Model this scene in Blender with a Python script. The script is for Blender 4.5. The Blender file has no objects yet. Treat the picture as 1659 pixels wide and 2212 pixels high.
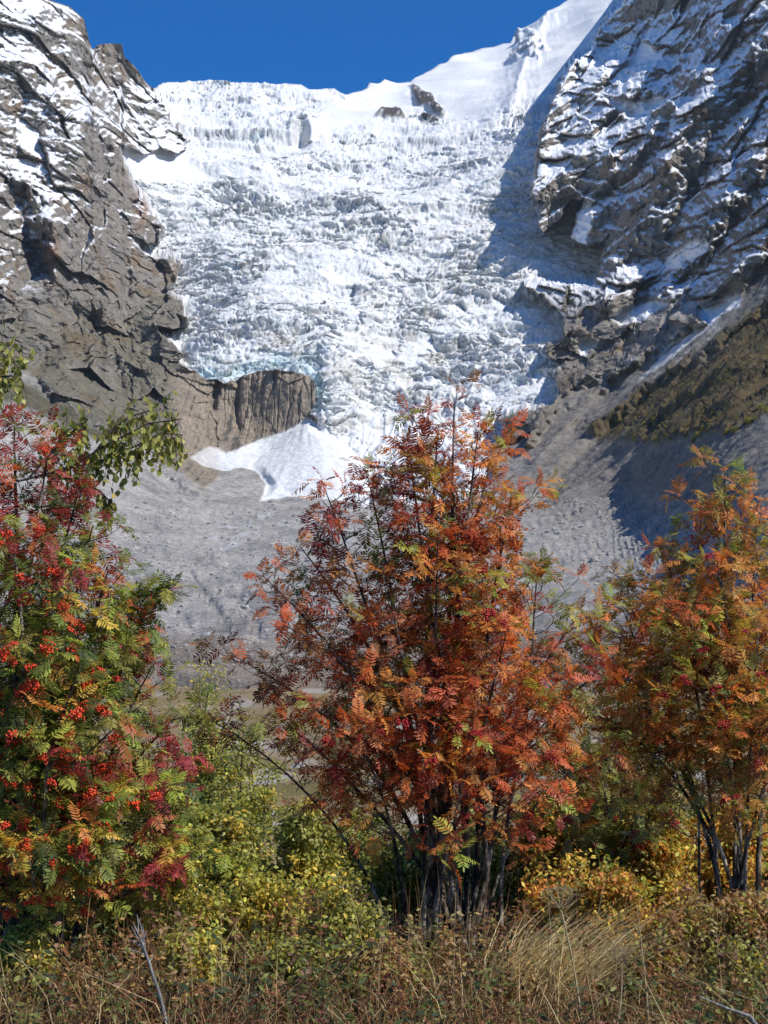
import bpy, bmesh, math, random
import numpy as np
from mathutils import Vector, Matrix, Quaternion

# ------------------------------------------------------------------ camera, sky, sun, exposure
scene = bpy.context.scene
COL = scene.collection
SPAN = 0.65                     # 2*tan(half the vertical field of view)
KPX = SPAN / 2212.0
PITCH = math.radians(5.27)
CAM_Z = 1.7
cd = bpy.data.cameras.new("camera")
cam = bpy.data.objects.new("camera", cd)
COL.objects.link(cam)
cam.location = (0, 0, CAM_Z)
cam.rotation_euler = (math.radians(90) + PITCH, 0, 0)
cd.sensor_fit = 'VERTICAL'
cd.angle_y = 2 * math.atan(SPAN / 2)
cd.clip_start = 0.1
cd.clip_end = 30000
scene.camera = cam
scene.render.resolution_x = 768
scene.render.resolution_y = 1024

SUN_EL = math.radians(46.5)
SUN_AZ = math.radians(-28.0)     # from +x towards +y (the sun stands to the right of the view)
SUN_DIR = Vector((math.cos(SUN_EL) * math.cos(SUN_AZ), math.cos(SUN_EL) * math.sin(SUN_AZ), math.sin(SUN_EL)))
world = bpy.data.worlds.new("World")
scene.world = world
world.use_nodes = True
wn = world.node_tree
wn.nodes.clear()
sky = wn.nodes.new("ShaderNodeTexSky")
sky.sky_type = 'NISHITA'
sky.sun_disc = False
sky.sun_elevation = SUN_EL
sky.sun_rotation = math.radians(90) - SUN_AZ
sky.altitude = 2400
sky.air_density = 1.0
sky.dust_density = 0.0
sky.ozone_density = 5.0
hs = wn.nodes.new("ShaderNodeHueSaturation")
hs.inputs["Saturation"].default_value = 1.42
hs.inputs["Hue"].default_value = 0.507
bg = wn.nodes.new("ShaderNodeBackground")
bg.inputs["Strength"].default_value = 0.15
out = wn.nodes.new("ShaderNodeOutputWorld")
wn.links.new(sky.outputs[0], hs.inputs["Color"])
wn.links.new(hs.outputs[0], bg.inputs["Color"])
wn.links.new(bg.outputs[0], out.inputs["Surface"])

sl = bpy.data.lights.new("sun", 'SUN')
sl.energy = 5.0
sl.angle = math.radians(0.5)
sl.color = (1.0, 0.95, 0.87)
sun = bpy.data.objects.new("sun", sl)
COL.objects.link(sun)
sun.rotation_euler = SUN_DIR.to_track_quat('Z', 'Y').to_euler()
sun.location = (60, 0, 60)

scene.view_settings.view_transform = 'Standard'
scene.view_settings.look = 'None'
scene.view_settings.exposure = 0.0
scene.view_settings.gamma = 1.0
scene.view_settings.use_curve_mapping = False
scene.cycles.max_bounces = 6
scene.cycles.diffuse_bounces = 3
scene.cycles.transmission_bounces = 3
scene.cycles.transparent_max_bounces = 8

# ------------------------------------------------------------------ numpy noise
_rs = np.random.RandomState(7)
_perm = np.arange(512, dtype=np.int32)
_rs.shuffle(_perm)
_perm = np.concatenate([_perm, _perm, _perm])
_g = _rs.normal(size=(512, 3)).astype(np.float32)
_g /= np.linalg.norm(_g, axis=1, keepdims=True)


def perlin(x, y, z=None):
    """gradient noise, about -1..1, any array shape"""
    x = np.asarray(x, np.float32)
    y = np.asarray(y, np.float32)
    z = np.zeros_like(x) + 0.37 if z is None else np.asarray(z, np.float32)
    xi = np.floor(x).astype(np.int32)
    yi = np.floor(y).astype(np.int32)
    zi = np.floor(z).astype(np.int32)
    fx, fy, fz = x - xi, y - yi, z - zi
    u = fx * fx * fx * (fx * (fx * 6 - 15) + 10)
    v = fy * fy * fy * (fy * (fy * 6 - 15) + 10)
    w = fz * fz * fz * (fz * (fz * 6 - 15) + 10)
    res = 0
    for i in (0, 1):
        for j in (0, 1):
            for k in (0, 1):
                h = _perm[_perm[_perm[(xi + i) & 511] + ((yi + j) & 511)] + ((zi + k) & 511)]
                g = _g[h]
                d = g[..., 0] * (fx - i) + g[..., 1] * (fy - j) + g[..., 2] * (fz - k)
                res = res + d * (u if i else 1 - u) * (v if j else 1 - v) * (w if k else 1 - w)
    return res * 1.6


def ridged(x, y, z=None):
    n = 1 - np.abs(perlin(x, y, z)) * 1.6
    return n * np.abs(n)


def fbm(x, y, z, octs=4, gain=0.5):
    a, s, r = 1.0, 1.0, 0
    for o in range(octs):
        r = r + a * perlin(x * s + o * 17.3, y * s - o * 9.1, z * s + o * 5.7)
        a *= gain
        s *= 2.03
    return r


def worley(x, y):
    """2-D cells: distance to nearest, gap to the next, two random numbers of the cell, offset from its centre"""
    xi = np.floor(x).astype(np.int32)
    yi = np.floor(y).astype(np.int32)
    f1 = np.full(x.shape, 9.0, np.float32)
    f2 = np.full(x.shape, 9.0, np.float32)
    hid = np.zeros(x.shape, np.int32)
    ox = np.zeros(x.shape, np.float32)
    oy = np.zeros(x.shape, np.float32)
    for i in (-1, 0, 1):
        for j in (-1, 0, 1):
            cx, cy = xi + i, yi + j
            h = _perm[_perm[cx & 511] + (cy & 511)]
            dx = (x - cx - h / 512.0).astype(np.float32)
            dy = (y - cy - _perm[h + 91] / 512.0).astype(np.float32)
            d = np.sqrt(dx * dx + dy * dy)
            near = d < f1
            f2 = np.where(near, f1, np.minimum(f2, d))
            hid = np.where(near, h, hid)
            ox = np.where(near, dx, ox)
            oy = np.where(near, dy, oy)
            f1 = np.where(near, d, f1)
    r = [(_perm[hid + k] / 512.0).astype(np.float32) for k in (211, 377, 450, 133)]
    return f1, f2 - f1, r, ox, oy


def facets(x, y, step, tilt):
    """broken planar faces: a step between cells and a random tilt inside each"""
    f1, gap, r, ox, oy = worley(x, y)
    return (r[0] - 0.5) * step + (ox * (r[1] - 0.5) + oy * (r[2] - 0.5)) * 2 * tilt


def sstep(a, b, x):
    t = np.clip((x - a) / (b - a), 0, 1)
    return t * t * (3 - 2 * t)


def poly_sd(X, Y, poly):
    """signed distance to a closed outline, positive inside"""
    P = np.asarray(poly, np.float32)
    Q = np.roll(P, -1, axis=0)
    best = np.full(X.shape, 1e9, np.float32)
    ins = np.zeros(X.shape, bool)
    for (ax, ay), (bx, by) in zip(P, Q):
        dx, dy = bx - ax, by - ay
        t = np.clip(((X - ax) * dx + (Y - ay) * dy) / (dx * dx + dy * dy + 1e-9), 0, 1)
        best = np.minimum(best, (X - ax - t * dx) ** 2 + (Y - ay - t * dy) ** 2)
        c = (ay > Y) != (by > Y)
        ins ^= c & (X < dx * (Y - ay) / (dy if abs(dy) > 1e-9 else 1e-9) + ax)
    d = np.sqrt(best)
    return np.where(ins, d, -d)


def line_d(X, Y, pts):
    best = np.full(X.shape, 1e9, np.float32)
    for (ax, ay), (bx, by) in zip(pts[:-1], pts[1:]):
        dx, dy = bx - ax, by - ay
        t = np.clip(((X - ax) * dx + (Y - ay) * dy) / (dx * dx + dy * dy + 1e-9), 0, 1)
        best = np.minimum(best, (X - ax - t * dx) ** 2 + (Y - ay - t * dy) ** 2)
    return np.sqrt(best)


_cp, _sp = math.cos(PITCH), math.sin(PITCH)


def ray(px, py):
    """slope of the sight line (x per y, z per y) through a point of the 1659 x 2212 picture"""
    a = (px - 829.5) * KPX
    b = (1106.0 - py) * KPX
    dy = _cp - b * _sp
    return a / dy, (_sp + b * _cp) / dy


def at(px, py, Y):
    tx, tz = ray(px, py)
    return Vector((tx * Y, Y, CAM_Z + tz * Y))


def tag(o, label=None, cat=None, group=None, kind=None):
    if label:
        o["label"] = label
    if cat:
        o["category"] = cat
    if group:
        o["group"] = group
    if kind:
        o["kind"] = kind
    return o


def np_mesh(name, verts, faces, smooth=True):
    """mesh from arrays: faces is an (n,4) or (n,3) index array"""
    me = bpy.data.meshes.new(name)
    n, k = faces.shape
    me.vertices.add(len(verts))
    me.vertices.foreach_set("co", np.asarray(verts, np.float32).ravel())
    me.loops.add(n * k)
    me.loops.foreach_set("vertex_index", faces.astype(np.int32).ravel())
    me.polygons.add(n)
    me.polygons.foreach_set("loop_start", np.arange(0, n * k, k, dtype=np.int32))
    me.update(calc_edges=True)
    me.polygons.foreach_set("use_smooth", np.full(n, smooth, bool))
    return me


def set_color(me, name, rgb):
    a = me.color_attributes.new(name, 'FLOAT_COLOR', 'POINT')
    c = np.ones((len(me.vertices), 4), np.float32)
    c[:, :3] = rgb
    a.data.foreach_set("color", c.ravel())


def set_float(me, name, v):
    a = me.attributes.new(name, 'FLOAT', 'POINT')
    a.data.foreach_set("value", np.asarray(v, np.float32).ravel())


def link(name, me, mat=None, parent=None, kind=None):
    o = bpy.data.objects.new(name, me)
    COL.objects.link(o)
    if mat:
        me.materials.append(mat)
    if parent:
        o.parent = parent
    if kind:
        o["kind"] = kind
    return o


class NT:
    """a short way to write node trees"""

    def __init__(self, name):
        self.m = bpy.data.materials.new(name)
        self.m.use_nodes = True
        self.t = self.m.node_tree
        self.t.nodes.clear()
        self.out = self.t.nodes.new("ShaderNodeOutputMaterial")

    def n(self, kind, **kw):
        x = self.t.nodes.new("ShaderNode" + kind)
        for k, v in kw.items():
            setattr(x, k, v)
        return x

    def l(self, a, b):
        self.t.links.new(a, b)

    def noise(self, scale, detail=4, rough=0.55, coord="Object", stretch=None):
        tc = self.n("TexCoord")
        src = tc.outputs[coord]
        if stretch:
            mp = self.n("Mapping")
            mp.inputs["Scale"].default_value = stretch
            self.l(src, mp.inputs["Vector"])
            src = mp.outputs[0]
        t = self.n("TexNoise")
        t.inputs["Scale"].default_value = scale
        t.inputs["Detail"].default_value = detail
        t.inputs["Roughness"].default_value = rough
        self.l(src, t.inputs["Vector"])
        return t.outputs["Fac"]

    def ramp(self, fac, stops):
        r = self.n("ValToRGB")
        while len(r.color_ramp.elements) < len(stops):
            r.color_ramp.elements.new(0.5)
        for e, (p, c) in zip(r.color_ramp.elements, stops):
            e.position = p
            e.color = (*c, 1) if len(c) == 3 else c
        self.l(fac, r.inputs[0])
        return r.outputs[0]

    def mix(self, fac, a, b, mode='MIX'):
        x = self.n("Mix", data_type='RGBA', blend_type=mode)
        for s, v in ((x.inputs[0], fac), (x.inputs[6], a), (x.inputs[7], b)):
            if isinstance(v, (int, float)):
                s.default_value = v
            elif isinstance(v, tuple):
                s.default_value = (*v, 1)
            else:
                self.l(v, s)
        return x.outputs[2]

    def maprange(self, v, a, b, c, d):
        x = self.n("MapRange")
        self.l(v, x.inputs[0])
        for i, q in enumerate((a, b, c, d)):
            x.inputs[i + 1].default_value = q
        return x.outputs[0]

    def bump(self, h, dist, strength=1.0, prev=None):
        b = self.n("Bump")
        b.inputs["Strength"].default_value = strength
        b.inputs["Distance"].default_value = dist
        self.l(h, b.inputs["Height"])
        if prev:
            self.l(prev, b.inputs["Normal"])
        return b.outputs[0]

    def pbr(self, color, rough=0.9, normal=None, spec=0.2):
        p = self.n("BsdfPrincipled")
        if isinstance(color, tuple):
            p.inputs["Base Color"].default_value = (*color, 1)
        else:
            self.l(color, p.inputs["Base Color"])
        if isinstance(rough, (int, float)):
            p.inputs["Roughness"].default_value = rough
        else:
            self.l(rough, p.inputs["Roughness"])
        p.inputs["Specular IOR Level"].default_value = spec
        if normal:
            self.l(normal, p.inputs["Normal"])
        return p

    def surf(self, sh):
        self.l(sh, self.out.inputs["Surface"])
        return self.m
# ------------------------------------------------------------------ mountains, glacier, valley floor
def make_grid():
    px = np.concatenate([np.arange(-420, -40, 14.0), np.arange(-40, 1700, 2.1), np.arange(1700, 2500, 14.0)])
    skx = [-420, -200, 0, 60, 115, 150, 180, 190, 199, 206, 213, 240, 262, 268, 290, 310, 335, 360, 410, 460, 500, 560, 650, 680,
           745, 780, 815, 829, 860, 887, 900, 930, 964, 1002, 1050, 1102, 1112, 1124, 1150, 1190, 1230, 1290, 1350, 1500, 1659, 1700, 1800, 2000, 2500]
    sky_ = [-260, -150, -30, -18, 2, 14, 42, 76, 106, 104, 95, 93, 97, 122, 146, 175, 194, 192, 184, 188, 198, 197, 192, 202,
            206, 198, 189, 181, 175, 175, 166, 152, 137, 115, 106, 97, 84, 74, 62, 36, 0, -25, -45, -55, -50, 60, 250, 450, 700]
    top = np.interp(px, skx, sky_)
    jag = 34 * perlin(px / 70, px * 0 + 3.3) + 22 * perlin(px / 26, px * 0 + 9.3) + 12 * perlin(px / 11, px * 0 + 1.7)
    top = top + np.where(px > 1290, np.minimum(jag * sstep(1290, 1340, px), 22), 0)
    t1 = np.linspace(0, 1, 72, endpoint=False)
    t2 = np.linspace(0, 1, 580)
    bot, mid = 1475.0, 1090.0
    rows = [bot + (mid - bot) * t for t in t1]
    PY = np.array([np.full(px.shape, r) for r in rows] + [mid + (top - mid) * t for t in t2], np.float32)
    PX = np.broadcast_to(px, PY.shape).astype(np.float32)
    return PX, PY


def rbf(anchors, X, Y, sm=1e-4):
    A = np.array(anchors, np.float64)
    p, v = A[:, :2] / 1000.0, np.log(A[:, 2])
    n = len(p)

    def ker(d2):
        return 0.5 * d2 * np.log(d2 + 1e-12)
    M = np.zeros((n + 3, n + 3))
    M[:n, :n] = ker(((p[:, None] - p[None]) ** 2).sum(-1)) + np.eye(n) * sm
    M[:n, n] = 1
    M[:n, n + 1:] = p
    M[n, :n] = 1
    M[n + 1:, :n] = p.T
    w = np.linalg.solve(M, np.concatenate([v, np.zeros(3)]))
    x, y = X.astype(np.float32) / 1000, Y.astype(np.float32) / 1000
    r = w[n] + w[n + 1] * x + w[n + 2] * y
    for (ax, ay), c in zip(p, w[:n]):
        r = r + np.float32(c) * ker((x - np.float32(ax)) ** 2 + (y - np.float32(ay)) ** 2)
    return np.exp(r)


LAND = [
    (-420, -250, 2500), (-420, 200, 2150), (-420, 600, 1800), (-420, 1000, 1250), (-420, 1475, 450),
    (0, -30, 3000), (0, 300, 2650), (0, 600, 2300), (0, 800, 2050), (0, 1000, 1600), (0, 1200, 1150), (0, 1475, 520),
    (180, 60, 3250), (200, 300, 2920), (200, 600, 2560), (200, 800, 2280), (200, 1000, 1800),
    (262, 100, 3500), (335, 200, 3700), (400, 325, 3430), (345, 490, 3000), (400, 660, 2680), (385, 785, 2470),
    (430, 815, 2400), (560, 810, 2360), (680, 835, 2330), (450, 955, 2270), (560, 955, 2280), (660, 900, 2290),
    (400, 900, 2270), (300, 1050, 1800), (250, 1150, 1400),
    (430, 1050, 1950), (520, 1020, 2060), (565, 1083, 1830), (800, 1090, 1800), (1000, 1120, 1700), (1170, 1085, 1720),
    (600, 1200, 1350), (400, 1250, 1120), (500, 1300, 980), (540, 1400, 640), (800, 1420, 600), (1000, 1250, 1120),
    (1250, 1250, 1050), (1250, 1475, 480), (800, 1475, 500), (450, 1475, 500),
    (1344, 0, 3600), (1300, 100, 3500), (1230, 145, 3450), (1180, 260, 3270), (1155, 345, 3080), (1155, 430, 2930),
    (1165, 490, 2850), (1260, 530, 2760), (1290, 600, 2640), (1220, 730, 2460), (1200, 830, 2300), (1090, 905, 2200),
    (1080, 960, 2110), (1150, 960, 2050),
    (1400, 200, 3000), (1400, 400, 2700), (1400, 600, 2560), (1400, 800, 2150), (1400, 900, 1880), (1400, 1000, 1620),
    (1400, 1100, 1420), (1300, 1000, 1820), (1500, -50, 3080), (1659, -60, 2780), (1659, 200, 2580), (1659, 400, 2340),
    (1659, 600, 2070), (1659, 750, 1700), (1659, 900, 1150), (1659, 1000, 880), (1659, 1100, 700), (1659, 1475, 420),
    (2050, -100, 2250), (2050, 200, 2050), (2050, 400, 1800), (2050, 800, 1250), (2050, 1100, 800), (2050, 1475, 360),
    (2500, 0, 1750), (2500, 600, 1300), (2500, 1100, 650), (2500, 1475, 300),
]
ICE = [
    (200, 100, 4300), (335, 195, 3980), (640, 195, 4150), (815, 188, 4300), (850, 178, 4450), (500, 300, 3620), (800, 300, 3680),
    (1100, 265, 3580), (1000, 115, 4800), (1100, 98, 4850), (1240, 0, 5000), (1400, -100, 5100), (1180, 220, 3720),
    (950, 230, 4000), (1100, 180, 4250), (200, 300, 2960), (255, 320, 3110), (400, 330, 3460), (300, 420, 3090), (330, 370, 3230),
    (700, 450, 3150), (1100, 450, 3110), (1150, 350, 3250), (350, 500, 3040), (400, 600, 2910), (750, 600, 2820), (1150, 620, 2800),
    (400, 680, 2770), (1300, 300, 3300), (1300, 600, 2850), (1300, 800, 2450), (385, 785, 2530), (440, 800, 2400), (560, 795, 2395), (650, 795, 2390), (690, 800, 2385), (700, 850, 2310),
    (800, 780, 2470), (1200, 780, 2460), (705, 900, 2265), (740, 900, 2270), (800, 900, 2320), (1000, 930, 2260), (1200, 860, 2330),
    (700, 1050, 2050), (1000, 1090, 1850), (1070, 960, 2180), (500, 950, 2300), (300, 800, 2500), (200, 600, 2900), (200, 1000, 2000), (1300, 1000, 1950),
]
# where ice and snow of the basin lie (outline as seen from the near bank)
ICE_OUT = [(335, 150), (335, 193), (360, 245), (380, 260), (407, 325), (385, 338), (340, 327), (312, 340), (255, 315), (265, 360),
           (290, 415), (330, 465), (356, 492), (345, 525), (325, 530), (277, 507), (310, 545), (350, 557), (387, 565),
           (375, 620), (350, 628), (395, 658), (407, 703), (380, 713), (332, 710), (360, 738), (397, 758), (382, 788), (435, 813),
           (480, 818), (515, 811), (545, 803), (590, 798), (635, 806), (670, 815), (682, 833), (682, 863), (670, 893), (690, 930), (760, 990),
           (800, 1010), (830, 1080), (900, 1098), (1000, 1098), (1060, 1060), (1070, 963), (1110, 933), (1080, 908), (1120, 890), (1190, 878), (1210, 853), (1200, 818), (1227, 778),
           (1190, 778), (1180, 758), (1222, 728), (1220, 690), (1170, 640), (1134, 618), (1200, 612), (1280, 612), (1290, 600), (1310, 525), (1264, 533), (1232, 515), (1245, 470), (1258, 430), (1235, 440), (1205, 478), (1175, 505),
           (1162, 490), (1180, 440), (1152, 425), (1155, 345), (1165, 290), (1180, 255), (1197, 225), (1214, 165), (1229, 145),
           (1265, 113), (1285, 100), (1310, 35), (1344, 10), (1420, -200), (1000, -300), (335, -100)]
LEFT_FOOT = [(-420, 740), (0, 800), (60, 815), (100, 850), (165, 893), (250, 945), (330, 985), (400, 1040), (440, 1066), (470, 1040), (500, 1010), (680, 960), (720, 800), (500, 600), (420, 300), (340, 100), (330, -400), (-420, -400)]
RIGHT_FOOT = [(1060, 975), (1150, 970), (1190, 905), (1216, 862), (1317, 826), (1343, 818), (1437, 752), (1518, 702), (1590, 660), (1659, 570), (1800, 470), (2500, 100), (2500, -700), (1200, -700), (1000, 300), (1050, 700), (1000, 900)]
GRASS = [(1270, 930), (1352, 871), (1420, 815), (1540, 735), (1659, 655), (1800, 560), (2500, 250), (2500, 560), (1800, 850), (1659, 906), (1552, 943), (1411, 962), (1357, 946), (1290, 960)]
LEFT_GRASS = [(-420, 760), (0, 810), (60, 825), (105, 855), (170, 890), (250, 945), (210, 960), (120, 915), (40, 880), (-420, 900)]
CONE = [(662, 903), (625, 928), (575, 945), (530, 963), (487, 980), (472, 968), (450, 963), (410, 988), (435, 1006), (492, 1021), (520, 1012), (550, 1019), (575, 1048), (562, 1084), (630, 1075), (720, 1086), (800, 1098), (806, 1040), (800, 998), (740, 953)]
NEVE = [(815, 192), (850, 172), (900, 160), (1000, 105), (1110, 85), (1250, -80), (1420, -120), (1344, 12), (1280, 100), (1214, 165), (1195, 215), (1110, 240), (1060, 255), (960, 262), (900, 240), (845, 270), (700, 305), (660, 320), (620, 300), (690, 260), (700, 215)]
APRON = [(250, 312), (300, 338), (345, 325), (400, 345), (440, 372), (480, 405), (400, 405), (290, 405)]
PATCHES = [  # lying snowfields on the rock
    [(1511, 666), (1560, 650), (1602, 632), (1600, 664), (1560, 690), (1528, 708), (1515, 690)],
    [(1110, 640), (1135, 640), (1180, 662), (1220, 675), (1222, 690), (1190, 712), (1125, 716)],
    [(1262, 735), (1290, 735), (1290, 742), (1265, 768), (1250, 770)],
    [(277, 507), (300, 512), (330, 540), (352, 556), (320, 552), (290, 530)],
    [(330, 708), (350, 713), (368, 722), (350, 726), (335, 718)],
    [(360, 740), (385, 730), (400, 752), (385, 762)],
    [(1350, 150), (1380, 90), (1430, 110), (1432, 128), (1390, 140)],
    [(1300, 210), (1350, 220), (1395, 222), (1440, 190), (1420, 240), (1370, 260), (1335, 235)],
    [(1315, 690), (1380, 655), (1450, 652), (1445, 662), (1390, 690), (1345, 705)],
    [(1400, 600), (1440, 560), (1500, 520), (1545, 515), (1530, 545), (1470, 575)],
    [(1232, 515), (1250, 460), (1262, 432), (1280, 440), (1275, 490), (1262, 530)],
]
# ridges (+) and gullies (-) of the rock: outline, height in metres, half width in picture units
FEATURES = [
    ([(30, 420), (60, 530), (80, 590)], -70, 32), ([(105, 490), (118, 560), (122, 600)], 60, 22), ([(205, 690), (215, 740)], -60, 16),
    ([(60, 395), (110, 440), (110, 480)], 50, 25), ([(130, 735), (85, 790)], -35, 14), ([(230, 660), (190, 780)], 35, 20),
    ([(255, 300), (300, 400), (345, 500)], 40, 25), ([(270, 560), (275, 640)], -40, 12), ([(335, 640), (400, 690)], 35, 22),
    ([(390, 690), (392, 712)], -30, 8), ([(150, 880), (300, 1010), (420, 1060)], 25, 22), ([(75, 740), (130, 780), (150, 830)], 30, 24),
    ([(200, 100), (260, 200), (330, 310)], -35, 18), ([(150, 120), (230, 280), (250, 330)], 45, 26), ([(470, 820), (462, 880)], -25, 7),
    ([(515, 820), (512, 930)], -18, 6), ([(250, 790), (260, 840)], -40, 12), ([(45, 130), (120, 210), (180, 300)], 35, 24),
    # right wall: spurs falling to the lower left, gullies between
    ([(1310, 40), (1230, 150), (1190, 250), (1165, 340), (1155, 420)], 70, 22), ([(1420, 30), (1350, 120), (1320, 200)], -50, 22),
    ([(1450, 100), (1380, 200), (1310, 250), (1250, 330), (1180, 400)], 60, 26), ([(1460, 190), (1400, 240), (1330, 270), (1270, 310)], -55, 18),
    ([(1560, 60), (1500, 160), (1420, 260), (1370, 340), (1300, 400), (1270, 480)], 60, 24), ([(1500, 200), (1430, 300), (1350, 400), (1280, 440)], -35, 14),
    ([(1659, 40), (1590, 160), (1520, 230), (1460, 330), (1420, 420), (1340, 560), (1310, 640)], 75, 30),
    ([(1640, 180), (1560, 300), (1500, 420), (1430, 560)], -45, 18), ([(1720, 160), (1620, 340), (1530, 480), (1450, 590), (1390, 680)], 65, 28),
    ([(1700, 330), (1600, 470), (1550, 560), (1480, 610)], -70, 22), ([(1760, 380), (1640, 520), (1590, 600)], 45, 22),
    ([(1380, 600), (1290, 660), (1230, 720)], 40, 22), ([(1480, 690), (1380, 720), (1300, 780), (1230, 840)], 40, 20),
    ([(1100, 905), (1160, 880), (1190, 890)], 35, 20), ([(1095, 925), (1150, 930)], -25, 8), ([(1200, 810), (1260, 790)], 25, 18),
    # ribs of the lower slope
    ([(1290, 930), (1352, 868), (1440, 806), (1540, 738), (1680, 640)], 40, 15), ([(1345, 920), (1450, 830), (1560, 762), (1700, 665)], -54, 17),
    ([(1360, 950), (1440, 880), (1500, 838), (1570, 795), (1640, 765), (1740, 690)], 48, 16), ([(1420, 930), (1540, 850), (1660, 790), (1780, 700)], -48, 15),
    ([(1420, 958), (1520, 905), (1600, 850), (1700, 780)], 35, 15), ([(1500, 925), (1600, 880), (1700, 820)], -27, 9), ([(1540, 935), (1640, 880), (1760, 800)], 24, 11),
    ([(1170, 1080), (1250, 1000), (1320, 930)], -61, 20), ([(1210, 870), (1260, 860), (1310, 840)], 34, 14), ([(1240, 930), (1290, 870), (1330, 840)], -38, 13),
    ([(1160, 1000), (1220, 930), (1280, 880)], 34, 15), ([(1210, 1075), (1290, 1035), (1310, 1030)], 29, 9), ([(1190, 1075), (1280, 1000), (1360, 960)], -29, 10),
    # furrows of the valley floor
    ([(350, 1205), (400, 1240), (440, 1290), (490, 1360)], -20, 8), ([(520, 1310), (540, 1330), (560, 1390)], -24, 12), ([(380, 1230), (330, 1200)], 8, 10),
    ([(300, 1120), (380, 1190), (460, 1260), (530, 1350)], -10, 6), ([(430, 1100), (480, 1180), (520, 1280)], -9, 7), ([(260, 1180), (330, 1270), (420, 1370)], -12, 7),
    ([(360, 1060), (430, 1130), (500, 1150)], -10, 8), ([(300, 1090), (350, 1130), (390, 1200)], 9, 9), ([(480, 1330), (500, 1370), (510, 1395)], 8, 8),
    ([(350, 1000), (400, 1045), (430, 1070)], 22, 10), ([(375, 1000), (430, 1050)], -20, 7), ([(320, 1000), (380, 1060)], -18, 8),
]


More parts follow.
